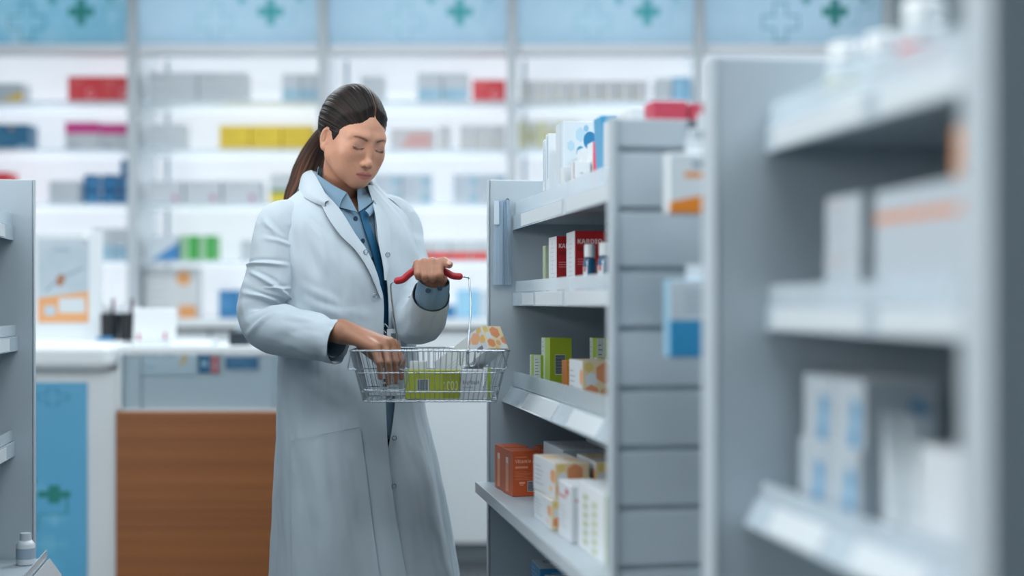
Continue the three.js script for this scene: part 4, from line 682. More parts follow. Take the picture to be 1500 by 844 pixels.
// ---------- person: head, hair ----------
const BASE = V(-0.36, 0, -3.3), DP = 3.3, TURN = 0.70;                 // where she stands and how far she is turned to the right
const at3 = (px, py, D) => V(X(px, D), Y(py, D), -D);
const headMat = new THREE.Matrix4().compose(at3(517, 208.2, 3.26), new THREE.Quaternion().setFromEuler(new THREE.Euler(0.36, 0.68, -0.05, 'YXZ')), V(0.872, 0.872, 0.872));
const headInv = headMat.clone().invert();
const neckLow = at3(497, 296, 3.315).applyMatrix4(headInv);
function skull(ax, y, z) {
  let d = ell(ax, y, z, 0, 0.034, -0.018, 0.0735, 0.087, 0.092);
  d = smin(d, ell(ax, y, z, 0, -0.001, 0.019, 0.0655, 0.091, 0.0655), 0.03);
  return d;
}
const mouthY = -0.0645;
function headField(x, y, z) {
  const ax = Math.abs(x);
  let d = skull(ax, y, z);
  d = smin(d, cone(ax, y, z, 0.0505, -0.042, 0.004, 0.0205, 0.012, -0.087, 0.060, 0.0170), 0.034);     // jaw
  d = smin(d, sph(ax, y, z, 0, -0.0875, 0.0675, 0.0160), 0.02);                                       // chin
  d = smin(d, sph(ax, y, z, 0.0385, -0.020, 0.0475, 0.0285), 0.028);                                 // cheek
  d = smin(d, sph(ax, y, z, 0.026, -0.055, 0.045, 0.0285), 0.026);                                  // lower cheek
  d = smin(d, ell(ax, y, z, 0, -0.060, 0.060, 0.031, 0.027, 0.0265), 0.024);                        // mouth mound
  d = smin(d, cone(ax, y, z, 0.014, 0.030, 0.0765, 0.006, 0.047, 0.029, 0.059, 0.006), 0.022);     // brow
  d = smax(d, -ell(ax, y, z, 0.0325, 0.014, 0.1005, 0.0215, 0.0110, 0.0180), 0.018);               // socket
  d = smin(d, ell(ax, y, z, 0.0325, 0.0085, 0.0650, 0.0185, 0.0150, 0.0152), 0.010);                // lid over the eye
  d = smin(d, cone(ax, y, z, 0, 0.016, 0.0770, 0.0056, 0, -0.027, 0.0920, 0.0072), 0.012);         // nose bridge
  d = smin(d, sph(ax, y, z, 0, -0.0335, 0.0945, 0.0086), 0.009);                                   // nose tip
  d = smin(d, ell(ax, y, z, 0.0108, -0.0372, 0.0855, 0.0062, 0.0058, 0.0085), 0.006);              // nostril wing
  d = smax(d, -ell(ax, y, z, 0.0060, -0.0442, 0.0912, 0.0030, 0.0028, 0.0042), 0.003);
  // lips
  let lip = cone(ax, y, z, 0.0035, mouthY + 0.0040, 0.0852, 0.0042, 0.013, mouthY + 0.0034, 0.0818, 0.0034);
  lip = smin(lip, cone(ax, y, z, 0.013, mouthY + 0.0034, 0.0818, 0.0034, 0.0225, mouthY + 0.0006, 0.0735, 0.0016), 0.003);
  let low = cone(ax, y, z, 0, mouthY - 0.0052, 0.0838, 0.0052, 0.012, mouthY - 0.0042, 0.0808, 0.0042);
  low = smin(low, cone(ax, y, z, 0.012, mouthY - 0.0042, 0.0808, 0.0042, 0.0215, mouthY - 0.0004, 0.0738, 0.0016), 0.003);
  d = smin(d, lip, 0.0045); d = smin(d, low, 0.0055);
  d = smax(d, -cone(ax, y, z, 0, -0.049, 0.0925, 0.0010, 0, -0.056, 0.0915, 0.0013), 0.005);       // philtrum
  // ear
  { const c = Math.cos(0.22), s = Math.sin(0.22), ey = y + 0.002, ez = z + 0.014, Yr = ey * c + ez * s, Zr = -ey * s + ez * c, Xr = ax - 0.0735 + Zr * 0.35;
    let e = ell(Xr, Yr, Zr, 0, 0.003, 0, 0.0085, 0.0305, 0.0185);
    e = smin(e, sph(Xr, Yr, Zr, -0.001, -0.026, 0.005, 0.0085), 0.01);
    e = smax(e, -ell(Xr, Yr, Zr, 0.0085, 0.005, 0.002, 0.0088, 0.0200, 0.0105), 0.003);
    e = smin(e, cone(Xr, Yr, Zr, 0.001, 0.012, -0.006, 0.0028, 0.0015, -0.008, -0.003, 0.003), 0.004);
    e = smin(e, sph(Xr, Yr, Zr, 0.0015, -0.005, 0.0115, 0.0042), 0.004);
    d = smin(d, e, 0.005); }
  // neck
  d = smin(d, cone(x, y, z, 0, -0.045, -0.024, 0.050, neckLow.x, neckLow.y, neckLow.z, 0.056), 0.022);
  return d;
}
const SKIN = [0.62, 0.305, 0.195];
function skinAt(x, y, z) {
  const ax = Math.abs(x); let c = SKIN.slice();
  const to = (q, t) => { for (let i = 0; i < 3; i++) c[i] = mixn(c[i], q[i], t); };
  const n = noise(x * 160, y * 160, z * 160) * 0.03 + noise(x * 45, y * 45, z * 45) * 0.03; c = c.map((v) => v * (1 + n));
  if (z > 0.02) {
    to([0.56, 0.25, 0.17], 0.4 * Math.exp(-(((ax - 0.043) / 0.017) ** 2 + ((y + 0.021) / 0.017) ** 2)));        // rosy cheek
    // lips
    const lu = sstep(0.0255, 0.0215, ax), up = mouthY + 0.0088 * (1 - (ax / 0.026) ** 2) - 0.0016 * Math.exp(-((ax / 0.004) ** 2)), dn = mouthY - 0.0112 * (1 - (ax / 0.0255) ** 2);
    if (z > 0.06) to([0.52, 0.165, 0.15], 0.9 * lu * sstep(up + 0.0012, up - 0.0006, y) * sstep(dn - 0.0015, dn + 0.0008, y));
    if (z > 0.06) to([0.2, 0.06, 0.055], 0.8 * lu * sstep(0.0026, 0.0008, Math.abs(y - mouthY + 0.0002)));
    // brow
    const bt = (ax - 0.013) / 0.038, by = 0.0245 + 0.0075 * Math.sin(clamp(bt, 0, 1) * 2.2) - 0.002 * bt, bw = 0.0034 * (1 - 0.55 * clamp(bt, 0, 1));
    to([0.035, 0.02, 0.016], 0.93 * sstep(-0.05, 0.1, bt) * sstep(1.05, 0.85, bt) * sstep(bw + 0.0016, bw - 0.0014, Math.abs(y - by)) * (0.85 + 0.15 * noise(x * 900, y * 500, 3)));
    // lid
    to([0.36, 0.19, 0.14], 0.5 * sstep(1, 0.6, Math.hypot((ax - 0.0325) / 0.019, (y - 0.0125) / 0.0105)));
    const lt = (ax - 0.0325) / 0.0155, ly = 0.0036 - 0.0028 * (1 - lt * lt);
    if (Math.abs(lt) < 1.12) to([0.018, 0.012, 0.012], 0.92 * sstep(0.0024, 0.0010, Math.abs(y - ly)) * sstep(1.12, 0.95, Math.abs(lt)));
  }
  return c;
}
const headGeo = paint(meshField(headField, [-0.092, -0.235, -0.135], [0.092, 0.135, 0.125], 0.0023), skinAt);
headGeo.applyMatrix4(headMat);
// lashes: fine tapered hairs along the lid edge
const lashGeo = (() => {
  const list = [];
  for (const s of [-1, 1]) for (let i = 0; i < 26; i++) {
    const t = -0.8 + 1.7 * i / 25, ax = 0.0325 + t * 0.0155, y = 0.0026 - 0.0028 * (1 - t * t); let z = 0.1;
    for (let k = 0; k < 30; k++) z -= headField(s * ax, y, z) * 0.8;
    const len = 0.0035 + 0.0022 * Math.max(t, 0), g = new THREE.ConeGeometry(0.00055, len, 4).translate(0, len / 2, 0);
    g.applyQuaternion(new THREE.Quaternion().setFromUnitVectors(V(0, 1, 0), V(s * t * 0.45, -0.85, 0.45).normalize()));
    list.push(g.translate(s * ax, y, z - 0.0008));
  }
  return merged(list).applyMatrix4(headMat);
})();
// hair drawn back into a ponytail
const tie = V(0, 0.012, -0.108);
function hairLine(ax, y, z) {                                          // above zero where hair grows: parting, temple, ear
  const side = sstep(0.0, 0.075, ax);
  return ((y - 0.082) - (1.22 + 0.30 * side) * (z - 0.080) + 0.014 * Math.sin(side * 3.1) - 0.016 * side - 0.013 * (1 - sstep(0, 0.03, ax))) * 0.58;
}
function hairField(x, y, z) {
  const ax = Math.abs(x), line = hairLine(ax, y, z), full = sstep(-0.002, 0.034, line);
  let d = skull(ax, y, z) - mixn(-0.0012, 0.0085, full);
  d = smin(d, ell(ax, y, z, 0, 0.050, -0.026, 0.0795, 0.0985, 0.0975) + (1 - full) * 0.024, 0.016);
  d = smin(d, sph(x, y, z, tie.x, tie.y + 0.006, tie.z + 0.006, 0.024), 0.03);
  d = smax(d, -line, 0.004);
  d = smax(d, -(y + 0.055 + (z + 0.08) * 0.35), 0.012);                                              // nape
  d = smax(d, -ell(ax, y, z, 0.083, -0.005, -0.009, 0.026, 0.034, 0.0225), 0.006);                   // clear of the ear
  d = smin(d, cone(ax, y, z, 0.0655, 0.022, 0.022, 0.0085, 0.0655, -0.020, 0.0165, 0.002), 0.008);   // sideburn
  return d;
}
const flow = (x, y, z) => { const a = Math.atan2(x, y - tie.y + 0.0001), r = Math.hypot(x, y - tie.y, z - tie.z); return [a, r]; };
function hairShade(a, r, s) {
  const n = noise(a * 22, r * 4, s) * 0.5 + noise(a * 60, r * 5, s + 9) * 0.5, t = clamp(0.35 + n * 0.9, 0, 1);
  return [mixn(0.006, 0.034, t), mixn(0.005, 0.019, t), mixn(0.005, 0.014, t)];
}
const hairGeo = (() => {
  const grooved = (x, y, z) => { const [a, r] = flow(x, y, z); const part_ = Math.exp(-(((x - 0.008) / 0.0022) ** 2)) * sstep(0.01, 0.05, z) * 0.0035; const w = sstep(0.0, 0.02, hairLine(Math.abs(x), y, z)); return hairField(x, y, z) - w * (0.0011 * noise(a * 24, r * 5, 1) + 0.0005 * noise(a * 48, r * 6, 5)) + part_; };
  const g = meshField(grooved, [-0.1, -0.09, -0.15], [0.1, 0.165, 0.105], 0.0017);
  paint(g, (x, y, z) => { const [a, r] = flow(x, y, z); const c = hairShade(a, r, 2); const p = Math.exp(-(((x - 0.008) / 0.0016) ** 2)) * sstep(0.02, 0.05, z); return c.map((v, i) => mixn(v, SKIN[i] * 0.6, p * 0.6)); });
  return g.applyMatrix4(headMat);
})();
const ponyGeo = (() => {                                               // tail of hair with strand grooves, ending in a point
  const t0 = tie.clone().add(V(0, 0, -0.012)).applyMatrix4(headMat);
  const pts = [t0, at3(466, 217, 3.40), at3(454, 245, 3.415), at3(443, 272, 3.405), at3(429, 297, 3.385), at3(422, 322, 3.37)];
  const curve = new THREE.CatmullRomCurve3(pts), rad = table([[0, 0.017], [0.2, 0.027], [0.45, 0.034], [0.7, 0.028], [0.9, 0.015], [1, 0.003]]);
  const nu = 120, nv = 90, fr = curve.computeFrenetFrames(nv, false);
  const g = cloth((u, v) => {
    const j = Math.round(v * nv), p = curve.getPoint(v), a = -u * Math.PI * 2, r = rad(v)[0] * (1 + 0.07 * noise(u * 26 % 26, v * 3, 4) + 0.05 * noise(Math.cos(a) * 9, Math.sin(a) * 9, v * 4)) ;
    return p.clone().addScaledVector(fr.normals[j], Math.cos(a) * r).addScaledVector(fr.binormals[j], Math.sin(a) * r * 0.8);
  }, nu, nv, 0.002, true);
  const uv = g.attributes.uv;
  return paint(g, (x, y, z, i) => { const a = uv.getX(i) * 6.283, v = uv.getY(i), n = noise(Math.cos(a) * 14, Math.sin(a) * 14, v * 3) * 0.6 + noise(Math.cos(a) * 34, Math.sin(a) * 34, v * 4) * 0.5, t = clamp(0.4 + n, 0, 1), w = sstep(0.1, 0.6, v); return [mixn(0.02, mixn(0.09, 0.21, w), t), mixn(0.012, mixn(0.045, 0.085, w), t), mixn(0.010, mixn(0.03, 0.045, w), t)]; });
})();
// ---------- person: body, clothes ----------
const LV = V(Math.cos(TURN), 0, -Math.sin(TURN)), FV = V(Math.sin(TURN), 0, Math.cos(TURN));   // her left, her front
const torsoT = table([
  [0.50, 537.5, 0.232, 0.165], [0.55, 537, 0.226, 0.161], [0.66, 532, 0.213, 0.153], [0.78, 526, 0.200, 0.144], [0.86, 520.5, 0.190, 0.134], [0.93, 516, 0.181, 0.127], [1.03, 513, 0.172, 0.121], [1.10, 511, 0.167, 0.120], [1.17, 509, 0.172, 0.128], [1.24, 507, 0.180, 0.136],
  [1.29, 505, 0.184, 0.131], [1.34, 503, 0.182, 0.118], [1.375, 502, 0.170, 0.104], [1.40, 501, 0.150, 0.092], [1.425, 500, 0.116, 0.081], [1.45, 499, 0.084, 0.074], [1.475, 499, 0.070, 0.068], [1.50, 499, 0.066, 0.066]]);
const pw = (v, e) => Math.sign(v) * Math.pow(Math.abs(v), e);
function ring(phi, y, off = 0) {                                       // point on the coat's outer shape
  const [c, a, b] = torsoT(y), e = 0.92, s = pw(Math.sin(phi), e), k = pw(Math.cos(phi), e);
  return V(X(c, DP), y, -DP).addScaledVector(LV, (a + off) * s).addScaledVector(FV, (b + off) * k);
}
const toPx = (p) => 750 + p.x / -p.z * FOCAL, toPy = (p) => HORIZON - (p.y - EYE) / -p.z * FOCAL;
function phiAt(y, px, off = 0) { let a = -2.0, b = 1.0; for (let i = 0; i < 34; i++) { const m = (a + b) / 2; toPx(ring(m, y, off)) < px ? a = m : b = m; } return (a + b) / 2; }
function onRing(px, py, off = 0) {                                     // point of the shape seen at px, py
  let y = Y(py, DP - 0.1), p; for (let i = 0; i < 8; i++) { p = ring(phiAt(y, px, off), y, off); y += (toPy(p) - py) / FOCAL * -p.z; } return p;
}
const yOf = (py) => Y(py, DP - 0.1);
const edgeR = table([[255, 462], [289, 472], [306, 488], [343, 513], [368, 531], [405, 549], [435, 558], [500, 558], [580, 561], [650, 564], [690, 568], [760, 577], [844, 591], [900, 599]]);
const edgeL = table([[255, 536], [300, 549], [312, 550], [349, 553], [380, 562], [405, 567], [440, 570], [500, 571.5], [580, 580], [640, 573], [690, 562], [760, 562], [900, 575]]);
const HEM = 0.535, TOP = 1.452;
const pyFront = (y) => HORIZON - (y - EYE) / (DP - 0.1) * FOCAL;
function coatFold(phi, y) {
  const low = sstep(1.02, 0.62, y), ph = phi;
  let d = low * (0.0085 * Math.sin(ph * 5 + 0.6) + 0.0055 * Math.sin(ph * 9 + y * 2.2 + 1.0) + 0.003 * noise(Math.cos(ph) * 7, y * 2.5, Math.sin(ph) * 7));
  const mid_ = sstep(0.98, 1.06, y) * sstep(1.34, 1.2, y);
  d += mid_ * (0.0035 * Math.sin(ph * 7 + y * 26) * sstep(0.2, -0.7, Math.abs(ph + 1.2) - 0.9) + 0.004 * noise(ph * 3.2, y * 13, 2));
  d += 0.0022 * noise(ph * 5, y * 9, 7) + 0.0012 * noise(ph * 13, y * 22, 3);
  d += sstep(1.2, 1.3, y) * sstep(1.42, 1.34, y) * 0.003 * Math.sin(ph * 9 + y * 40);
  return d;
}
const lineFold = (list) => { const L = list.map(([x0, y0, x1, y1, h, w]) => { const P = onRing(x0, y0, 0), Q = onRing(x1, y1, 0); return [phiAt(P.y, x0) * 0.15, P.y, phiAt(Q.y, x1) * 0.15, Q.y, h, w]; }); return (phi, y) => { let d = 0; const f = phi * 0.15; for (const [a, b, c, e, h, w] of L) { const dx = c - a, dy = e - b, l2 = dx * dx + dy * dy, t = clamp(((f - a) * dx + (y - b) * dy) / l2, 0, 1), ex = f - a - dx * t, ey = y - b - dy * t, q = ex * ex + ey * ey; if (q < w * w * 9) d += h * Math.sin(Math.PI * (0.12 + 0.76 * t)) * Math.exp(-q / (w * w)); } return d; }; };
const torsoFold = lineFold([[452, 308, 474, 330, 0.0045, 0.008], [452, 322, 484, 360, 0.004, 0.009], [449, 334, 462, 400, -0.005, 0.010], [463, 338, 486, 420, 0.0035, 0.012], [446, 420, 500, 446, 0.005, 0.010], [448, 440, 516, 470, 0.0045, 0.011], [470, 452, 548, 462, 0.003, 0.010], [520, 410, 548, 470, -0.003, 0.012], [436, 545, 500, 590, 0.004, 0.014], [520, 590, 548, 690, 0.006, 0.016], [470, 660, 482, 830, 0.007, 0.022], [520, 690, 556, 838, -0.006, 0.018], [600, 600, 618, 720, 0.006, 0.014], [590, 650, 604, 830, -0.008, 0.016], [634, 700, 646, 830, 0.007, 0.012], [574, 320, 590, 380, 0.004, 0.010], [583, 410, 590, 520, -0.004, 0.009]]);
function coatOff(phi, y, f0, f1) {                                      // how far the cloth stands off the plain shape
  const u = (phi - f0) / (f1 - f0), near = Math.exp(-u * 22), nearL = Math.exp(-(1 - u) * 22);
  return (coatFold(phi, y) + torsoFold(phi, y)) * (1 - 0.7 * Math.max(near, nearL)) + 0.0075 * near - 0.0045 * nearL;
}
const edgesAt = (y) => { const py = pyFront(y); return [phiAt(y, edgeR(py)[0]), phiAt(y, edgeL(py)[0]) - Math.PI * 2]; };
function onCoat(px, py, off) { let y = onRing(px, py, 0).y, q; for (let i = 0; i < 6; i++) { const [f0, f1] = edgesAt(y); let phi = phiAt(y, px), o = 0; for (let k = 0; k < 5; k++) { o = coatOff(phi > f0 + 0.02 ? phi - Math.PI * 2 : phi, y, f0, f1); phi = phiAt(y, px, o + off); } q = ring(phi, y, o + off); y += (toPy(q) - py) / FOCAL * -q.z; } return q; }
const coatTorso = cloth((u, v) => {
  const vv = v < 0.75 ? v / 0.75 * 0.86 : 0.86 + (v - 0.75) / 0.25 * 0.14, y = mixn(HEM, TOP, vv), py = pyFront(y), f0 = phiAt(y, edgeR(py)[0]), f1 = phiAt(y, edgeL(py)[0]) - Math.PI * 2;
  const phi = f0 + (f1 - f0) * u;
  const hemDip = (1 - sstep(0, 0.12, v)) * 0.012 * Math.sin(phi * 2 + 1.2);
  const p = ring(phi, y, coatOff(phi, y, f0, f1));
  p.y += hemDip; return p;
}, 300, 190, 0.0028);
// lapel: folded flap from the roll line to its outer edge
function flap(inner, outer, n, m, lift, th) { return cloth((u, v) => { const a = inner(v), b = outer(v); const px = mixn(a[0], b[0], u), py = mixn(a[1], b[1], u); return onRing(px, py, 0.0135 + lift * Math.sin(Math.min(u * 1.15, 1) * Math.PI * 0.72) ); }, n, m, th); }
const pathT = (pts) => { const t = table(pts.map((p, i) => [i / (pts.length - 1), p[0], p[1]])); return (v) => t(v); };
const lapelR = flap(pathT([[477, 283], [499, 308], [521, 343], [539, 369], [554, 405], [559.5, 436]]), pathT([[470, 298], [481, 320], [499, 345], [521, 367], [541, 398], [557, 437]]), 8, 40, 0.003, 0.0026);
const lapelL = flap(pathT([[563, 410], [561, 388], [554, 352], [551, 322], [546, 297]]), pathT([[566, 411], [571, 386], [572, 352], [570, 328], [558, 304]]), 6, 30, 0.003, 0.0026);
// collars: patches between a fold line and an outer edge, each point given as picture column, row and distance
const curve3 = (pts) => { const c = new THREE.CatmullRomCurve3(pts.map((q) => at3(...q)), false, 'centripetal'); return (t) => c.getPoint(t); };
const patch = (top, out, bulge, n, m, th) => { const A = curve3(top), B = curve3(out); return cloth((u, v) => { const q = A(v).lerp(B(v), u), s = Math.sin(u * Math.PI); return q.add(V(bulge[0] * s, bulge[1] * s, bulge[2] * s)); }, n, m, th); };
const band = (lo, hi, f, n, m, th) => cloth((u, v) => { const phi = mixn(lo, hi, u); let a = Math.abs(phi); if (a > Math.PI) a = 2 * Math.PI - a; return f(phi, a, v); }, n, m, th);
const neckP = (phi, r, y, f) => V(X(499, DP), y, -DP).addScaledVector(LV, r * 1.03 * Math.sin(phi)).addScaledVector(FV, r * Math.cos(phi) + f);
const coatCollar = merged([
  patch([[456, 249, 3.272], [462, 257, 3.245], [471, 273, 3.208], [478.5, 287, 3.178], [482, 294, 3.168]], [[440, 263, 3.272], [437.5, 276, 3.260], [447, 289.5, 3.188], [461, 297, 3.170], [476.5, 302.5, 3.162]], [-0.004, 0.003, 0.006], 12, 40, 0.003),
  band(-1.95, -2 * Math.PI + 0.95, (phi, a, v) => { const k = sstep(0.95, 1.75, a), r = mixn(0.084, 0.066, k), yt = mixn(1.43, 1.488, k), q = neckP(phi, r, yt, 0.006); if (v < 0.3) { q.y -= 0.035 * (1 - v / 0.3); return q; } const t = (v - 0.3) / 0.7, o = ring(phi, mixn(1.402, 1.437, k), 0.0065); q.lerp(o, t); q.y += 0.009 * Math.sin(t * Math.PI); return q; }, 80, 20, 0.003)]);
const shirtCollar = merged([
  patch([[459, 251, 3.262], [474, 262, 3.230], [492, 273.5, 3.218], [508, 282, 3.216]], [[463, 270, 3.236], [475, 285, 3.206], [487, 298, 3.192], [496.5, 307, 3.186]], [-0.002, 0.001, 0.004], 10, 30, 0.002),
  patch([[463, 262, 3.25], [476, 272, 3.228], [494, 280, 3.222], [508.5, 282.5, 3.220]], [[480, 300, 3.206], [498, 304, 3.200], [514, 308, 3.202], [524, 311, 3.204]], [0, 0, 0.002], 8, 24, 0.002),
  patch([[522.5, 278, 3.268], [523, 290, 3.247], [524, 300, 3.229], [525, 311, 3.214]], [[531, 275, 3.300], [538, 284, 3.285], [544, 292, 3.262], [545, 297, 3.246]], [0.001, 0, -0.003], 10, 20, 0.002),
  patch([[531, 275, 3.300], [539, 284, 3.285], [546, 293, 3.262], [545.5, 299, 3.242], [535, 309.5, 3.216]], [[538, 288, 3.300], [549, 297, 3.285], [550.5, 303, 3.262], [547, 309, 3.240], [540, 317.5, 3.206]], [0.002, 0, 0.003], 8, 24, 0.002),
  band(-1.9, -2 * Math.PI + 0.95, (phi, a, v) => { const k = sstep(0.7, 1.7, a), q = neckP(phi, mixn(0.060, 0.0565, k), mixn(1.452, 1.497, k), 0.012); if (v < 0.4) { q.y -= 0.04 * (1 - v / 0.4); return q; } const t = (v - 0.4) / 0.6; q.copy(neckP(phi, mixn(0.060, 0.0565, k) + 0.006 * t, q.y - 0.034 * t, 0.012)); return q; }, 70, 14, 0.002)]);
// shirt under the coat
const shirtTop = (phi) => 1.434 - 0.050 * Math.max(0, 1 - Math.abs(phi + 0.06) / 0.42);
const shirtBody = cloth((u, v) => { const phi = -u * Math.PI * 2, w = phi < -Math.PI ? phi + 2 * Math.PI : phi, y = mixn(0.862 + 0.01 * Math.cos(2 * w), shirtTop(w), v); return ring(w, y, -0.014 + 0.0022 * noise(w * 4, y * 12, 5) - 0.016 * sstep(1.36, 1.2, y)); }, 160, 110, 0.002, true);
const shirtOff = (y) => -0.013 - 0.016 * sstep(1.36, 1.2, y);
// tubes for sleeves
function sleeve(rows, wr, nu, nv, th) {
  const pts = rows.map((r) => at3(r[0], r[1], r[2])), curve = new THREE.CatmullRomCurve3(pts, false, 'centripetal'), rad = table(rows.map((r, i) => [i / (rows.length - 1), r[3]])), fr = curve.computeFrenetFrames(nv, false);
  // frames follow the row parameter, not arc length, so that radii stay with their rows
  const fr2 = []; let N = null; for (let j = 0; j <= nv; j++) { const T = curve.getTangent(j / nv).normalize(); if (!N) { N = V(0, 0, 1); } N = N.clone().addScaledVector(T, -N.dot(T)).normalize(); fr2.push([N, T.clone().cross(N)]); }
  return cloth((u, v) => { const a = (u * Math.PI * 2 + Math.PI) % (Math.PI * 2), j = Math.round(v * nv), p = curve.getPoint(v), r = rad(v)[0] + wr(a, v, p); return p.addScaledVector(fr2[j][0], Math.cos(a) * r).addScaledVector(fr2[j][1], Math.sin(a) * r); }, nu, nv, th, true);
}
const ridge = (x) => { const s = 1 - Math.abs(Math.sin(x)); return s * s; };
const crease = (list) => (a, v) => { let d = 0; for (const [v0, a0, v1, a1, h, w] of list) { const dv = (v1 - v0) * 9, da = (a1 - a0) * 0.6, pv = (v - v0) * 9; let aa = a > Math.PI ? a - Math.PI * 2 : a; const pa = (aa - a0) * 0.6, t = clamp((pv * dv + pa * da) / (dv * dv + da * da), 0, 1), ex = pv - dv * t, ey = pa - da * t, l = Math.hypot(dv, da), s = (ex * da - ey * dv) / l, q = Math.hypot(ex, ey); d += h * Math.sin(Math.PI * clamp(t * 0.8 + 0.1, 0, 1)) * (Math.exp(-((q / w) ** 2)) - 0.4 * Math.exp(-(((s - w * 1.5) / (w * 1.1)) ** 2) - Math.max(q - w * 2.5, 0) * 12)); } return d; };
const foldsR = crease([[0.41, 2.1, 0.392, 0.0, 0.009, 0.07], [0.445, 1.3, 0.53, -1.1, 0.0085, 0.085], [0.53, 1.5, 0.59, -0.9, 0.008, 0.09], [0.62, 1.0, 0.70, -0.3, 0.005, 0.09], [0.66, 1.9, 0.74, 0.5, 0.006, 0.09], [0.74, -0.7, 0.90, -0.35, 0.005, 0.09], [0.80, 0.6, 0.93, 0.35, 0.004, 0.1], [0.30, 0.9, 0.33, -0.6, 0.004, 0.08], [0.22, 1.2, 0.29, 0.3, 0.004, 0.09], [0.50, 0.5, 0.47, -0.5, 0.005, 0.05], [0.24, -0.4, 0.40, -1.0, 0.005, 0.1]]);
const sleeveR = sleeve([[454, 330, 3.235, 0.042], [435, 325, 3.222, 0.0490], [415, 330, 3.21, 0.0570], [406, 350, 3.20, 0.0560], [403, 380, 3.19, 0.0545], [397, 412, 3.183, 0.058], [390, 442, 3.175, 0.0625], [394, 470, 3.16, 0.064], [416, 484, 3.125, 0.057], [446, 491, 3.085, 0.0525], [472, 497, 3.052, 0.0490], [496, 502, 3.034, 0.0465]],
  (a, v, p) => { const el = Math.exp(-(((v - 0.55) / 0.11) ** 2)), fore = sstep(0.66, 0.8, v), up = Math.exp(-(((v - 0.3) / 0.12) ** 2));
    const w = noise(Math.cos(a) * 1.6, Math.sin(a) * 1.6, v * 7);
    const aa = a > Math.PI ? a - Math.PI * 2 : a, inner = 1 - 0.9 * sstep(0.54, 0.58, v) * sstep(0.72, 0.66, v) * sstep(0.35, -0.1, aa) * sstep(-2.6, -2.1, aa); return -0.036 * Math.exp(-(((v - 0.612) / 0.066) ** 2)) * Math.max(0, Math.cos((aa + 0.3) * 0.9)) ** 1.3 + inner * foldsR(a, v) + inner * el * 0.002 * noise(Math.cos(a) * 2, Math.sin(a) * 2, v * 26) + up * 0.002 * ridge(v * 22 + 2.2 * Math.sin(a - 0.8) + w) + fore * 0.0028 * Math.sin(v * 40 + a * 2 + w * 2) * 0.6 + 0.0018 * noise(Math.cos(a) * 3, Math.sin(a) * 3, v * 12); }, 150, 300, 0.0028);
const sleeveL = sleeve([[548, 316, 3.36, 0.045], [566, 318, 3.375, 0.0545], [580, 330, 3.385, 0.0565], [588, 358, 3.375, 0.0545], [596, 400, 3.345, 0.054], [603, 440, 3.295, 0.056], [610, 468, 3.245, 0.056], [620, 466, 3.18, 0.051], [627, 450, 3.115, 0.0455], [631.5, 432, 3.062, 0.0405]],
  (a, v, p) => { const el = Math.exp(-(((v - 0.68) / 0.1) ** 2)), w = noise(Math.cos(a) * 1.6, Math.sin(a) * 1.6, v * 7 + 20); return el * 0.004 * ridge(v * 26 + 1.6 * Math.sin(a) + w) + 0.0035 * Math.exp(-(((v - 0.35) / 0.15) ** 2)) * ridge(v * 20 + 2 * Math.sin(a) + w) + 0.0016 * noise(Math.cos(a) * 3, Math.sin(a) * 3, v * 12 + 5); }, 90, 160, 0.0028);
const plainTube = (rows, nu = 48, nv = 30, th = 0.0018) => sleeve(rows, (a, v) => 0.0006 * noise(Math.cos(a) * 3, Math.sin(a) * 3, v * 6), nu, nv, th);
const cuffL = plainTube([[631, 444, 3.095, 0.036], [632.5, 432, 3.062, 0.0362], [634.5, 421, 3.046, 0.0355], [636, 411, 3.038, 0.0335]]);
const cuffR = plainTube([[470, 495, 3.064, 0.032], [484, 499, 3.048, 0.033], [492.5, 502, 3.038, 0.0335]]);
// hands
function chain(x, y, z, js) { let d = 1e9; for (let i = 0; i + 1 < js.length; i++) { const a = js[i], b = js[i + 1]; d = smin(d, cone(x, y, z, a.x, a.y, a.z, a.r, b.x, b.y, b.z, b.r), 0.004); } return d; }
const J = (px, py, D, r) => { const p = at3(px, py, D); p.r = r; return p; };
const RW = J(497, 486, 3.03, 0.0225), RE = J(445, 484, 3.092, 0.027);
const RF = [
  [J(549, 509, 2.962, 0.0115), J(556, 530, 2.950, 0.0076), J(557.5, 553, 2.964, 0.0056)], [J(562, 504, 2.982, 0.0125), J(568, 530, 2.966, 0.0081), J(569, 561, 2.984, 0.0058)],
  [J(571, 503, 3.003, 0.0125), J(578.5, 529, 2.992, 0.0082), J(579, 559, 3.006, 0.0058)], [J(577, 506, 3.026, 0.012), J(588, 528, 3.018, 0.0080), J(588, 553, 3.026, 0.0058)]];
const RT = [J(533, 505, 3.045, 0.0165), J(553, 524, 3.085, 0.0125), J(566, 543, 3.09, 0.0085)];
function handRField(x, y, z) {
  let d = cone(x, y, z, RE.x, RE.y, RE.z, RE.r, RW.x, RW.y, RW.z, RW.r), palm = 1e9;
  for (const f of RF) palm = smin(palm, cone(x, y, z, RW.x + 0.008, RW.y, RW.z, 0.0195, f[0].x, f[0].y, f[0].z, f[0].r + 0.0005), 0.012);
  d = smin(d, palm, 0.014); d = smin(d, chain(x, y, z, RT), 0.01);
  for (const f of RF) d = smin(d, chain(x, y, z, f), 0.0030);
  return d;
}
const LW = J(633, 428, 3.052, 0.025), LE = J(618, 466, 3.19, 0.032);
const LF = [0, 1, 2, 3].map((i) => { const x = [612, 622.3, 632.8, 643][i], up = [2, 0, -0.5, 1.5][i], lo = [-3, 0, 0.5, -1.5][i]; return [J(x + (1.5 - i) * -0.4, 391 + up, 3.034, 0.0112), J(x, 385 + up, 2.987, [0.0090, 0.0096, 0.0098, 0.0096][i]), J(x + 0.5, 404 + lo, 2.972, [0.0080, 0.0086, 0.0088, 0.0086][i]), J(x + 1, 409 + lo, 2.996, 0.0074)]; });
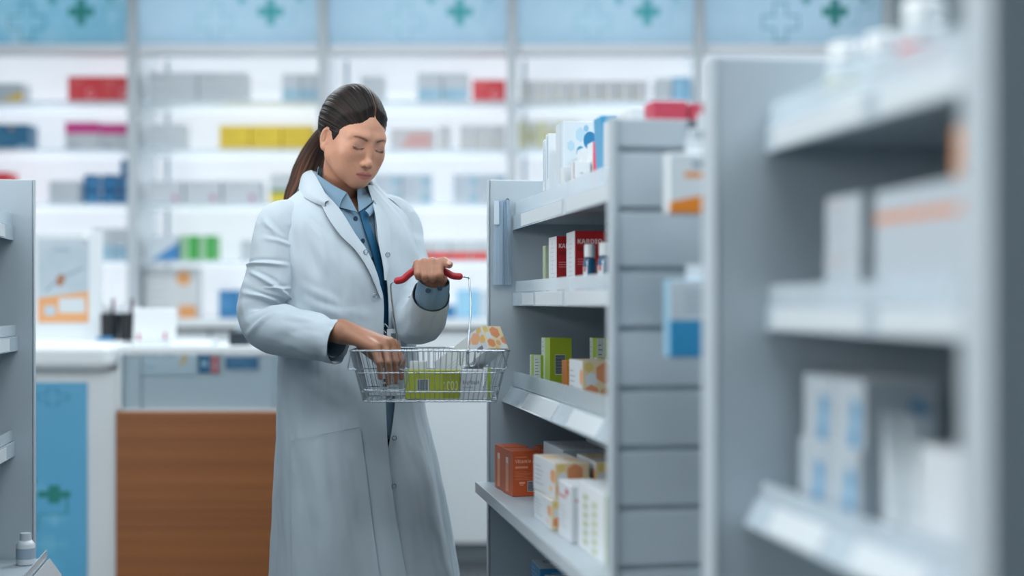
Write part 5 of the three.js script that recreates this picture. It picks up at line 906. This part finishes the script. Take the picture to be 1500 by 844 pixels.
const LT = [J(645, 408, 3.044, 0.0155), J(643, 387, 3.016, 0.0115), J(650, 384, 2.99, 0.0100), J(657.5, 387.5, 2.981, 0.0086)];
function handLField(x, y, z) {
  let d = cone(x, y, z, LE.x, LE.y, LE.z, LE.r, LW.x, LW.y, LW.z, LW.r), palm = 1e9;
  for (const f of LF) palm = smin(palm, cone(x, y, z, LW.x, LW.y + 0.012, LW.z, 0.020, f[0].x, f[0].y, f[0].z, f[0].r), 0.012);
  d = smin(d, palm, 0.014); for (const f of LF) d = smin(d, chain(x, y, z, f), 0.0032);
  d = smin(d, chain(x, y, z, LT), 0.006);
  return d;
}
const boundsOf = (js, m) => [[0, 1, 2].map((i) => Math.min(...js.map((p) => p.getComponent(i))) - m), [0, 1, 2].map((i) => Math.max(...js.map((p) => p.getComponent(i))) + m)];
function handGeo(f, js, tips) {
  const [lo, hi] = boundsOf(js, 0.04), g = meshField(f, lo, hi, 0.0022);
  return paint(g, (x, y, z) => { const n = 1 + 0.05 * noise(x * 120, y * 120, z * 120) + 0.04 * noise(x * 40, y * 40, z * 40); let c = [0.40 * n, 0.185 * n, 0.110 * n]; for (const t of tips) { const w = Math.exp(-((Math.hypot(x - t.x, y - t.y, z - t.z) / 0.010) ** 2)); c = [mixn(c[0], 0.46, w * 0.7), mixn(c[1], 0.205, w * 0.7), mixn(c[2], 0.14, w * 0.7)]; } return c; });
}
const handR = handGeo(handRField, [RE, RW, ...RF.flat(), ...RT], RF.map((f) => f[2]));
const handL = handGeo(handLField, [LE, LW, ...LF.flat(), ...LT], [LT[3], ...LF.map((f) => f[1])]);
// rest of the body, inside the clothes
const shR = at3(414, 328, 3.21), shL = at3(578, 330, 3.385), elR = at3(383, 478, 3.178), elL = at3(610, 466, 3.245);
const cAt = (y) => V(X(torsoT(y)[0], DP), y, -DP), hipR = cAt(0.9).addScaledVector(LV, -0.08), hipL = cAt(0.9).addScaledVector(LV, 0.08), knR = cAt(0.5).addScaledVector(LV, -0.085).addScaledVector(FV, 0.02), knL = cAt(0.5).addScaledVector(LV, 0.085).addScaledVector(FV, 0.02), anR = cAt(0.5).setY(0.09).addScaledVector(LV, -0.085).addScaledVector(FV, -0.01), anL = cAt(0.5).setY(0.09).addScaledVector(LV, 0.085).addScaledVector(FV, -0.01);
const bodyGeo = (() => {
  const c1 = cAt(1.27), c2 = cAt(1.08), c3 = cAt(0.93), nk = at3(497, 296, 3.315), rot = (p, c) => { const dx = p[0] - c.x, dy = p[1] - c.y, dz = p[2] - c.z; return [dx * LV.x + dz * LV.z, dy, dx * FV.x + dz * FV.z]; };
  const f = (x, y, z) => {
    const p = [x, y, z]; let q = rot(p, c1), d = ell(...q, 0, 0, 0, 0.135, 0.14, 0.085);
    q = rot(p, c2); d = smin(d, ell(...q, 0, 0, 0, 0.115, 0.15, 0.075), 0.05); q = rot(p, c3); d = smin(d, ell(...q, 0, 0, 0, 0.135, 0.13, 0.085), 0.05);
    d = smin(d, cone(x, y, z, nk.x, nk.y + 0.02, nk.z, 0.044, nk.x, nk.y - 0.08, nk.z, 0.05), 0.05);
    for (const [s, e, w, rw] of [[shR, elR, RW, 0.024], [shL, elL, LW, 0.024]]) { d = smin(d, cone(x, y, z, s.x, s.y - 0.012, s.z, 0.038, e.x, e.y, e.z, 0.027), 0.03); d = smin(d, cone(x, y, z, e.x, e.y, e.z, 0.027, w.x, w.y, w.z, rw - 0.003), 0.02); }
    for (const [h, k, a] of [[hipR, knR, anR], [hipL, knL, anL]]) { d = smin(d, cone(x, y, z, h.x, h.y, h.z, 0.070, k.x, k.y, k.z, 0.048), 0.03); d = smin(d, cone(x, y, z, k.x, k.y, k.z, 0.048, a.x, a.y, a.z, 0.032), 0.02); d = smin(d, cone(x, y, z, a.x, a.y - 0.03, a.z, 0.026, a.x + FV.x * 0.12, 0.045, a.z + FV.z * 0.12, 0.022), 0.02); }
    return d;
  };
  return paint(meshField(f, [-0.75, 0.0, -3.6], [-0.05, 1.52, -2.95], 0.012), () => SKIN);
})();
const trouserGeo = (() => {
  const leg = (h, k, a) => { const c = new THREE.CatmullRomCurve3([h.clone().setY(0.96), h.clone().setY(0.8), k, a.clone().setY(0.09)]); return cloth((u, v) => { const p = c.getPoint(v), r = mixn(0.086, 0.062, v), t = u * Math.PI * 2; return p.add(V(Math.cos(t) * r, 0, Math.sin(t) * r)); }, 40, 40, 0.002, true); };
  return [leg(hipR, knR, anR), leg(hipL, knL, anL)];
})();
function shoeGeo(a) { return cloth((u, v) => { const t = u * Math.PI * 2, k = Math.sin(Math.PI * Math.min(v * 0.94 + 0.03, 0.97)), w = 0.045 * Math.pow(k, 0.45), h = mixn(0.085, 0.04, sstep(0.1, 0.6, v)) * Math.pow(k, 0.35); const y = Math.max(0.002, 0.002 + h * (0.5 + 0.5 * Math.sin(t))); return V(a.x, y, a.z).addScaledVector(LV, Math.cos(t) * w).addScaledVector(FV, -0.055 + 0.24 * v); }, 32, 26, 0.002, true); }

// ----- assemble -----
const person = thing('person', 'woman in a white lab coat over a blue shirt, looking down into a wire basket', 'person', BASE.toArray());
const own = (name, geo, m, parent = person) => part(name, geo.translate(-BASE.x, -BASE.y, -BASE.z), m, parent);
const skinM = new THREE.MeshPhysicalMaterial({ vertexColors: true, roughness: 0.46, clearcoat: 0.08, clearcoatRoughness: 0.5 });
const hairM = new THREE.MeshPhysicalMaterial({ vertexColors: true, roughness: 0.5, specularIntensity: 0.45 });
const weave = (() => { const t = canvasTex(128, 128, (c, w, h) => { for (let j = 0; j < h; j += 2) for (let i = 0; i < w; i += 2) { const v = 150 + ((i + j) % 4) * 12 + rnd() * 50; c.fillStyle = `rgb(${v},${v},${v})`; c.fillRect(i, j, 2, 2); } }); t.wrapS = t.wrapT = THREE.RepeatWrapping; t.colorSpace = THREE.NoColorSpace; t.repeat.set(18, 18); return t; })();
const coatM = new THREE.MeshPhysicalMaterial({ color: 0xc4d0d8, roughness: 0.82, sheen: 0.25, sheenRoughness: 0.6, bumpMap: weave, bumpScale: 0.0004 });
const shirtM = new THREE.MeshPhysicalMaterial({ color: 0x7896ac, roughness: 0.78, bumpMap: weave, bumpScale: 0.0003 });
{
  const strip = (g) => { const o = new THREE.BufferGeometry(); for (const k of ['position', 'normal', 'color']) o.setAttribute(k, g.attributes[k]); o.setIndex(g.index); return o; };
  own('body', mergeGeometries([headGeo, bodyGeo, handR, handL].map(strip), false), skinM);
  { const tp = LT[3].clone().add(V(0.0012, 0.0040, 0.0068)), n = V(0.25, 0.55, 0.8).normalize(), g = new THREE.SphereGeometry(1, 16, 10).scale(0.0052, 0.0062, 0.0012); g.applyQuaternion(new THREE.Quaternion().setFromUnitVectors(V(0, 0, 1), n)); own('thumbnail', g.translate(tp.x, tp.y, tp.z), mat(0xd9a796, 0.25)); }
  own('eyelashes', lashGeo, mat(0x0b0808, 0.6));
  const hair = own('hair', hairGeo, hairM); own('ponytail', ponyGeo, hairM, hair);
  const coat = own('lab_coat', coatTorso, coatM);
  own('sleeve', sleeveR, coatM, coat); own('sleeve', sleeveL, coatM, coat);
  own('lapel', lapelR, coatM, coat); own('lapel', lapelL, coatM, coat); own('collar', coatCollar, coatM, coat);
  const dense = (pts) => { const t = pathT(pts), n = pts.length * 4; return Array.from({ length: n + 1 }, (_, i) => t(i / n)); };
  const seam = (pts, r = 0.0014, off = 0.0011) => own('seam', tube(dense(pts).map(([px, py]) => onCoat(px, py, off)), r, pts.length * 10, 5), coatM, coat);
  seam([[455, 360], [464, 376], [478, 405], [490, 440], [499, 478], [506, 520]]);
  seam([[430, 560], [429, 600], [427, 643], [427, 700], [428, 770], [430, 840]]);
  seam([[523, 562], [525, 600], [526.5, 622]]);
  own('pocket', cloth((u, v) => onCoat(mixn(mixn(428, 527, u), mixn(430, 556, u), v), mixn(mixn(645, 626, u), 846, v), 0.0042 + 0.0016 * Math.exp(-v * 30)), 40, 60, 0.0045), coatM, coat);
  seam([[612, 590], [618, 640], [626, 690], [634, 740], [641, 790]]);
  const snapM = mat(0x9aa6ae, 0.25, { metalness: 0.9 });
  const snap = (px, py, off) => { const p = onRing(px, py, off), n = FV.clone().multiplyScalar(0.8).add(V(0, 0, 0.6)).normalize(); const g = new THREE.TorusGeometry(0.0048, 0.0011, 6, 18); g.applyQuaternion(new THREE.Quaternion().setFromUnitVectors(V(0, 0, 1), n)); own('snap_button', g.translate(p.x, p.y, p.z), snapM, coat); };
  snap(536, 369, 0.019); snap(549.5, 433.5, 0.0125); snap(568, 373, 0.019); snap(578, 642, 0.006); snap(577, 712, 0.006);
  const shirt = own('shirt', shirtBody, shirtM);
  own('collar', shirtCollar, shirtM, shirt); own('cuff', cuffL, shirtM, shirt); own('cuff', cuffR, shirtM, shirt);
  const btnM = mat(0x1d3b56, 0.4);
  const disc = (p, n, r) => { const g = new THREE.CylinderGeometry(r, r, 0.0022, 16); g.applyQuaternion(new THREE.Quaternion().setFromUnitVectors(V(0, 1, 0), n.clone().normalize())); own('button', g.translate(p.x, p.y, p.z), btnM, shirt); };
  for (const [px, py] of [[521, 320], [531.5, 353], [547.5, 378.5], [566, 640]]) { const y = yOf(py); disc(onRing(px, py, shirtOff(y) + 0.0035), FV, 0.0055); }
  disc(at3(627, 426, 3.0085), V(-0.2, 0.1, 1), 0.0055); disc(at3(644.5, 422.5, 3.0095), V(0.35, 0.1, 1), 0.0055);
  // lanyard with clip and badge
  const lan = new THREE.Group(); lan.name = 'lanyard'; person.add(lan);
  const lp = table([[0, 530, 306], [0.2, 537, 330], [0.45, 549, 366], [0.65, 557, 400], [0.82, 561, 436], [1, 564, 478]]);
  const strap = cloth((u, v) => { const [px, py] = lp(v); const w = (u - 0.5) * mixn(9, 11, v); return onRing(px + w * 0.96, py - w * 0.25, shirtOff(yOf(py)) + 0.007); }, 4, 50, 0.0012);
  own('strap', strap, mat(0x155f86, 0.7), lan);
  { const a = onRing(564, 474, -0.006), m2 = mat(0xb8c2c9, 0.25, { metalness: 0.9 }); own('clip', tube([a, a.clone().add(V(-0.004, -0.012, 0.004)), a.clone().add(V(0.004, -0.022, 0.006)), a.clone().add(V(0.008, -0.012, 0.006)), a.clone().add(V(0.002, -0.002, 0.004))], 0.0013, 30, 6), m2, lan);
    const b = onRing(577, 500, 0.012); const bg = bx(0.036, 0.056, 0.001, 0, 0, 0, 0); bg.rotateY(TURN * 0.9); const bm = printed(64, 96, (c, w, h) => { c.fillStyle = '#dfe6ea'; c.fillRect(0, 0, w, h); bars(c, 14, 14, 34, 28); c.fillStyle = '#5b7a92'; c.fillRect(14, 62, 26, 6); }, 0.4); own('badge', bg.translate(b.x, b.y, b.z), [coatM, coatM, coatM, coatM, bm, coatM], lan); }
  const blackM = mat(0x14171b, 0.8), tr = own('trousers', trouserGeo[0], blackM); own('trouser_leg', trouserGeo[1], blackM, tr);
  own('shoe', shoeGeo(anR), mat(0x24272b, 0.4)); own('shoe', shoeGeo(anL), mat(0x24272b, 0.4));
}
// ---------- wire basket and what lies in it ----------
{
  const BX = X(632, 3.0), BY = 0.980, BZ = -3.0, H = 0.104, RX = 0.163, RZ = 0.108, FX = 0.137, FZ = 0.090;
  const wireM = mat(0xb9c3ca, 0.22, { metalness: 0.95 }), gripM = mat(0xb31f2b, 0.42);
  const t = thing('wire_basket', 'chrome wire shopping basket with red grips held in her raised hand', 'basket', [BX, BY, BZ], 0.02);
  const w = 0.00095, e = (f) => [mixn(FX, RX, f), mixn(FZ, RZ, f), H * f];
  const loop = (f, r) => { const [x, z, y] = e(f); const c = 0.012, pts = []; for (const [sx, sz, a0] of [[1, 1, 0], [-1, 1, 1], [-1, -1, 2], [1, -1, 3]]) for (let k = 0; k <= 4; k++) { const a = (a0 + k / 4) * Math.PI / 2; pts.push(V(sx * (x - c) + c * Math.cos(a), y, sz * (z - c) + c * Math.sin(a))); } return new THREE.TubeGeometry(new THREE.CatmullRomCurve3(pts, true, 'catmullrom', 0.0), 160, r, 6, true); };
  part('rim', loop(1, 0.0019), wireM, t); part('upper_ring', loop(0.565, 0.0012), wireM, t); part('lower_ring', loop(0.19, 0.0012), wireM, t); part('base_ring', loop(0.0, 0.0016), wireM, t);
  const wires = [];
  for (let i = 0; i <= 26; i++) for (const s of [1, -1]) { const k = -1 + 2 * (i + 0.5) / 27; wires.push([[k * (FX - 0.006), 0, s * FZ], [k * (RX - 0.006), H, s * RZ]]); }
  for (let i = 0; i <= 15; i++) for (const s of [1, -1]) { const k = -1 + 2 * (i + 0.5) / 16; wires.push([[s * FX, 0, k * (FZ - 0.006)], [s * RX, H, k * (RZ - 0.006)]]); }
  for (const [a, b] of wires) part('wire', rod(a, b, w, 6), wireM, t);
  for (let i = 0; i <= 13; i++) { const x = -FX + 2 * FX * (i + 0.5) / 14; part('base_wire', rod([x, 0, -FZ], [x, 0, FZ], w, 6), wireM, t); }
  for (const z of [-0.05, 0, 0.05]) part('base_wire', rod([-FX, -0.0022, z], [FX, -0.0022, z], w, 6), wireM, t);
  // folding loops on the front
  const L = (px, py, dz = 0) => [(px - 632) / 720, (588 - py) / 714 , mixn(FZ, RZ, (588 - py) / 74) + 0.004 + dz];
  part('stacking_loop', tube([L(518, 513), L(515, 528, 0.004), L(513, 540, 0.006), L(524, 541, 0.003), L(531, 558), L(535, 570), L(545, 571.5), L(585, 571.5), L(596, 570), L(599, 556), L(598, 543), L(588, 540, 0.003), L(591, 532, 0.006), L(598, 513, 0.002)].map((p) => V(...p)), 0.0014, 120, 6, 0.2), wireM, t);
  part('stacking_loop', tube([L(738, 513), L(742, 526, 0.004), L(746, 537, 0.006), L(741, 541, 0.004), L(733, 540), L(727, 556), L(724, 569)].map((p) => V(...p)), 0.0014, 60, 6, 0.2), wireM, t);
  for (const [sx, sz] of [[-1, -1], [1, 1]]) {                          // hinges of the bail
    const c = sx * 0.0775; for (const d of [-0.0085, 0.0085]) part('hinge_loop', tube([[c + d - 0.0065, H, sz * (RZ + 0.003)], [c + d - 0.0065, H - 0.026, sz * (RZ + 0.001)], [c + d - 0.004, H - 0.031, sz * (RZ + 0.001)], [c + d + 0.004, H - 0.031, sz * (RZ + 0.001)], [c + d + 0.0065, H - 0.026, sz * (RZ + 0.001)], [c + d + 0.0065, H, sz * (RZ + 0.003)]].map((p) => V(...p)), 0.0014, 40, 6, 0.2), wireM, t);
    part('hinge_ring', new THREE.TorusGeometry(0.0048, 0.0016, 8, 18).rotateY(Math.PI / 2).translate(c + 0.001, H + 0.001, sz * RZ), wireM, t);
  }
  const P = (px, py, dz) => V((px - 632) / 694, Y(py, 3.0) - BY, dz);
  {
    const top = -0.002, b = part('bail', merged([
      tube([V(-0.0775, H - 0.006, -RZ), V(-0.0775, H + 0.012, -(RZ - 0.008)), P(573.5, 450, mixn(-RZ, top, 0.62)), P(572, 424, mixn(-RZ, top, 0.9)), P(573, 416, top), P(577, 412.5, top), P(586, 411, top)], 0.0019, 70, 8),
      tube([V(0.0785, H - 0.006, RZ), V(0.0785, H + 0.012, RZ - 0.008), P(690, 450, mixn(RZ, top, 0.62)), P(688, 420, mixn(RZ, top, 0.9)), P(687.5, 410, top), P(684, 406, top), P(670, 405, top)], 0.0019, 70, 8)]), wireM, t);
    part('red_grip', merged([tube([P(582, 411.5, top), P(590, 409.5, top), P(599, 402, top), P(606, 397.5, top), P(618, 396.5, top), P(634, 395.5, top), P(645, 395, top), P(655, 399.5, top), P(663, 404, top), P(673, 405, top)], 0.0075, 90, 12), new THREE.SphereGeometry(0.0075, 12, 8).translate(...P(582, 411.5, top).toArray()), new THREE.SphereGeometry(0.0075, 12, 8).translate(...P(673, 405, top).toArray())]), gripM, b);
  }
  // contents
  const floorY = BY + 0.0032, put = (name, label, px, D, w_, h, d, m, o = {}) => single(name, bx(w_, h, d, 0, h / 2, 0, 0.0012), m, label, 'box', [X(px, D), o.y ?? floorY, -D - d / 2], o.turn || 0);
  const lime1000 = solid(512, 264, '#a9b136', (c) => { c.fillStyle = '#969c26'; c.fillRect(352, 0, 160, 264); bars(c, 112, 80, 110, 110, false); c.strokeStyle = '#d7dca2'; c.lineWidth = 7; c.font = '110px sans-serif'; c.fillStyle = '#d7dca2'; c.fillText('1000', 356, 180, 140); });
  const limeM = mat(0xa2aa34, 0.42);
  put('lime_basket_box', 'lime green box with barcode and 1000 lying in the basket', 633, 2.935, 0.113, 0.059, 0.05, [limeM, limeM, limeM, limeM, lime1000, limeM], { turn: 0.02 });
  const greyPrint = solid(256, 300, '#ccd1d6', (c) => { c.fillStyle = '#7e8894'; c.font = 'bold 52px sans-serif'; for (let i = 0; i < 8; i++) c.fillRect(30 + i * 24, 110 + (i % 3) * 4, 15, 40 - (i % 2) * 8); lines(c, 30, 175, 190, 1, 12, '#a4adb7', 14); });
  put('grey_basket_box', 'pale grey printed box beside the lime one in the basket', 690.5, 2.94, 0.047, 0.06, 0.05, faces(greyPrint, M_.paper), { turn: 0.02 });
  put('slim_basket_box', 'slim white box at the right end of the basket', 714, 2.96, 0.014, 0.064, 0.06, faces(M_.limeSpine, M_.white), {});
  put('small_basket_box', 'small grey box behind the lime one in the basket', 612, 3.0, 0.035, 0.075, 0.04, faces(M_.paper, M_.paper), {});
  const hb = single('hexagon_basket_box', bx(0.164, 0.054, 0.058, 0, 0, 0, 0.0012), [M_.hexFront, M_.white, M_.hexTop, M_.white, solid(512, 192, '#d5dbe0', (c) => { c.fillStyle = '#eab08a'; hexa(c, 430, 60, 48); c.fillStyle = '#e9c07a'; hexa(c, 490, 96, 34); hexa(c, 480, 20, 26); c.fillStyle = '#efb48c'; hexa(c, 366, 52, 22); hexa(c, 340, 100, 16); c.strokeStyle = '#9fb0bf'; c.lineWidth = 3; for (let i = 0; i < 3; i++) { c.beginPath(); c.moveTo(90, 100 + i * 22); c.lineTo(300, 100 + i * 22); c.stroke(); } bars(c, 400, 130, 70, 40); }), M_.white], 'white box with orange hexagons leaning up out of the basket', 'box', [X(684, 3.02), Y(521, 3.02), -3.035]);
  { const A = V(-0.63, -0.493, -0.6).normalize(), Bz = V(0.70, -0.025, -0.715), Xh = A.clone().negate(), Zh = Bz.negate().addScaledVector(Xh, Bz.dot(Xh) * -1).normalize(), Yh = Zh.clone().cross(Xh); hb.quaternion.setFromRotationMatrix(new THREE.Matrix4().makeBasis(Xh, Yh, Zh)); hb.position.copy(at3(703.9, 477.3, 2.95)).addScaledVector(Xh, -0.082).addScaledVector(Yh, -0.027).addScaledVector(Zh, -0.029); }
  const held = solid(128, 160, '#d4dce2', (c) => { c.fillStyle = '#3c4650'; for (let i = 0; i < 3; i++) c.fillRect(14, 60 + i * 30, 22, 18); c.fillStyle = '#c9734f'; c.fillRect(30, 14, 40, 10); lines(c, 50, 66, 60, 4, 22, '#a9b4bd', 6); });
  put('held_box', 'small white box held by her fingers inside the basket', 573, 3.04, 0.05, 0.058, 0.03, faces(held, M_.white), { turn: 0.1 });
}
scene.traverse((o) => { if (o.isMesh) { o.castShadow = true; o.receiveShadow = true; } if (o.isLight && !o.isRectAreaLight) o.castShadow = true; });
renderer.render(scene, camera);
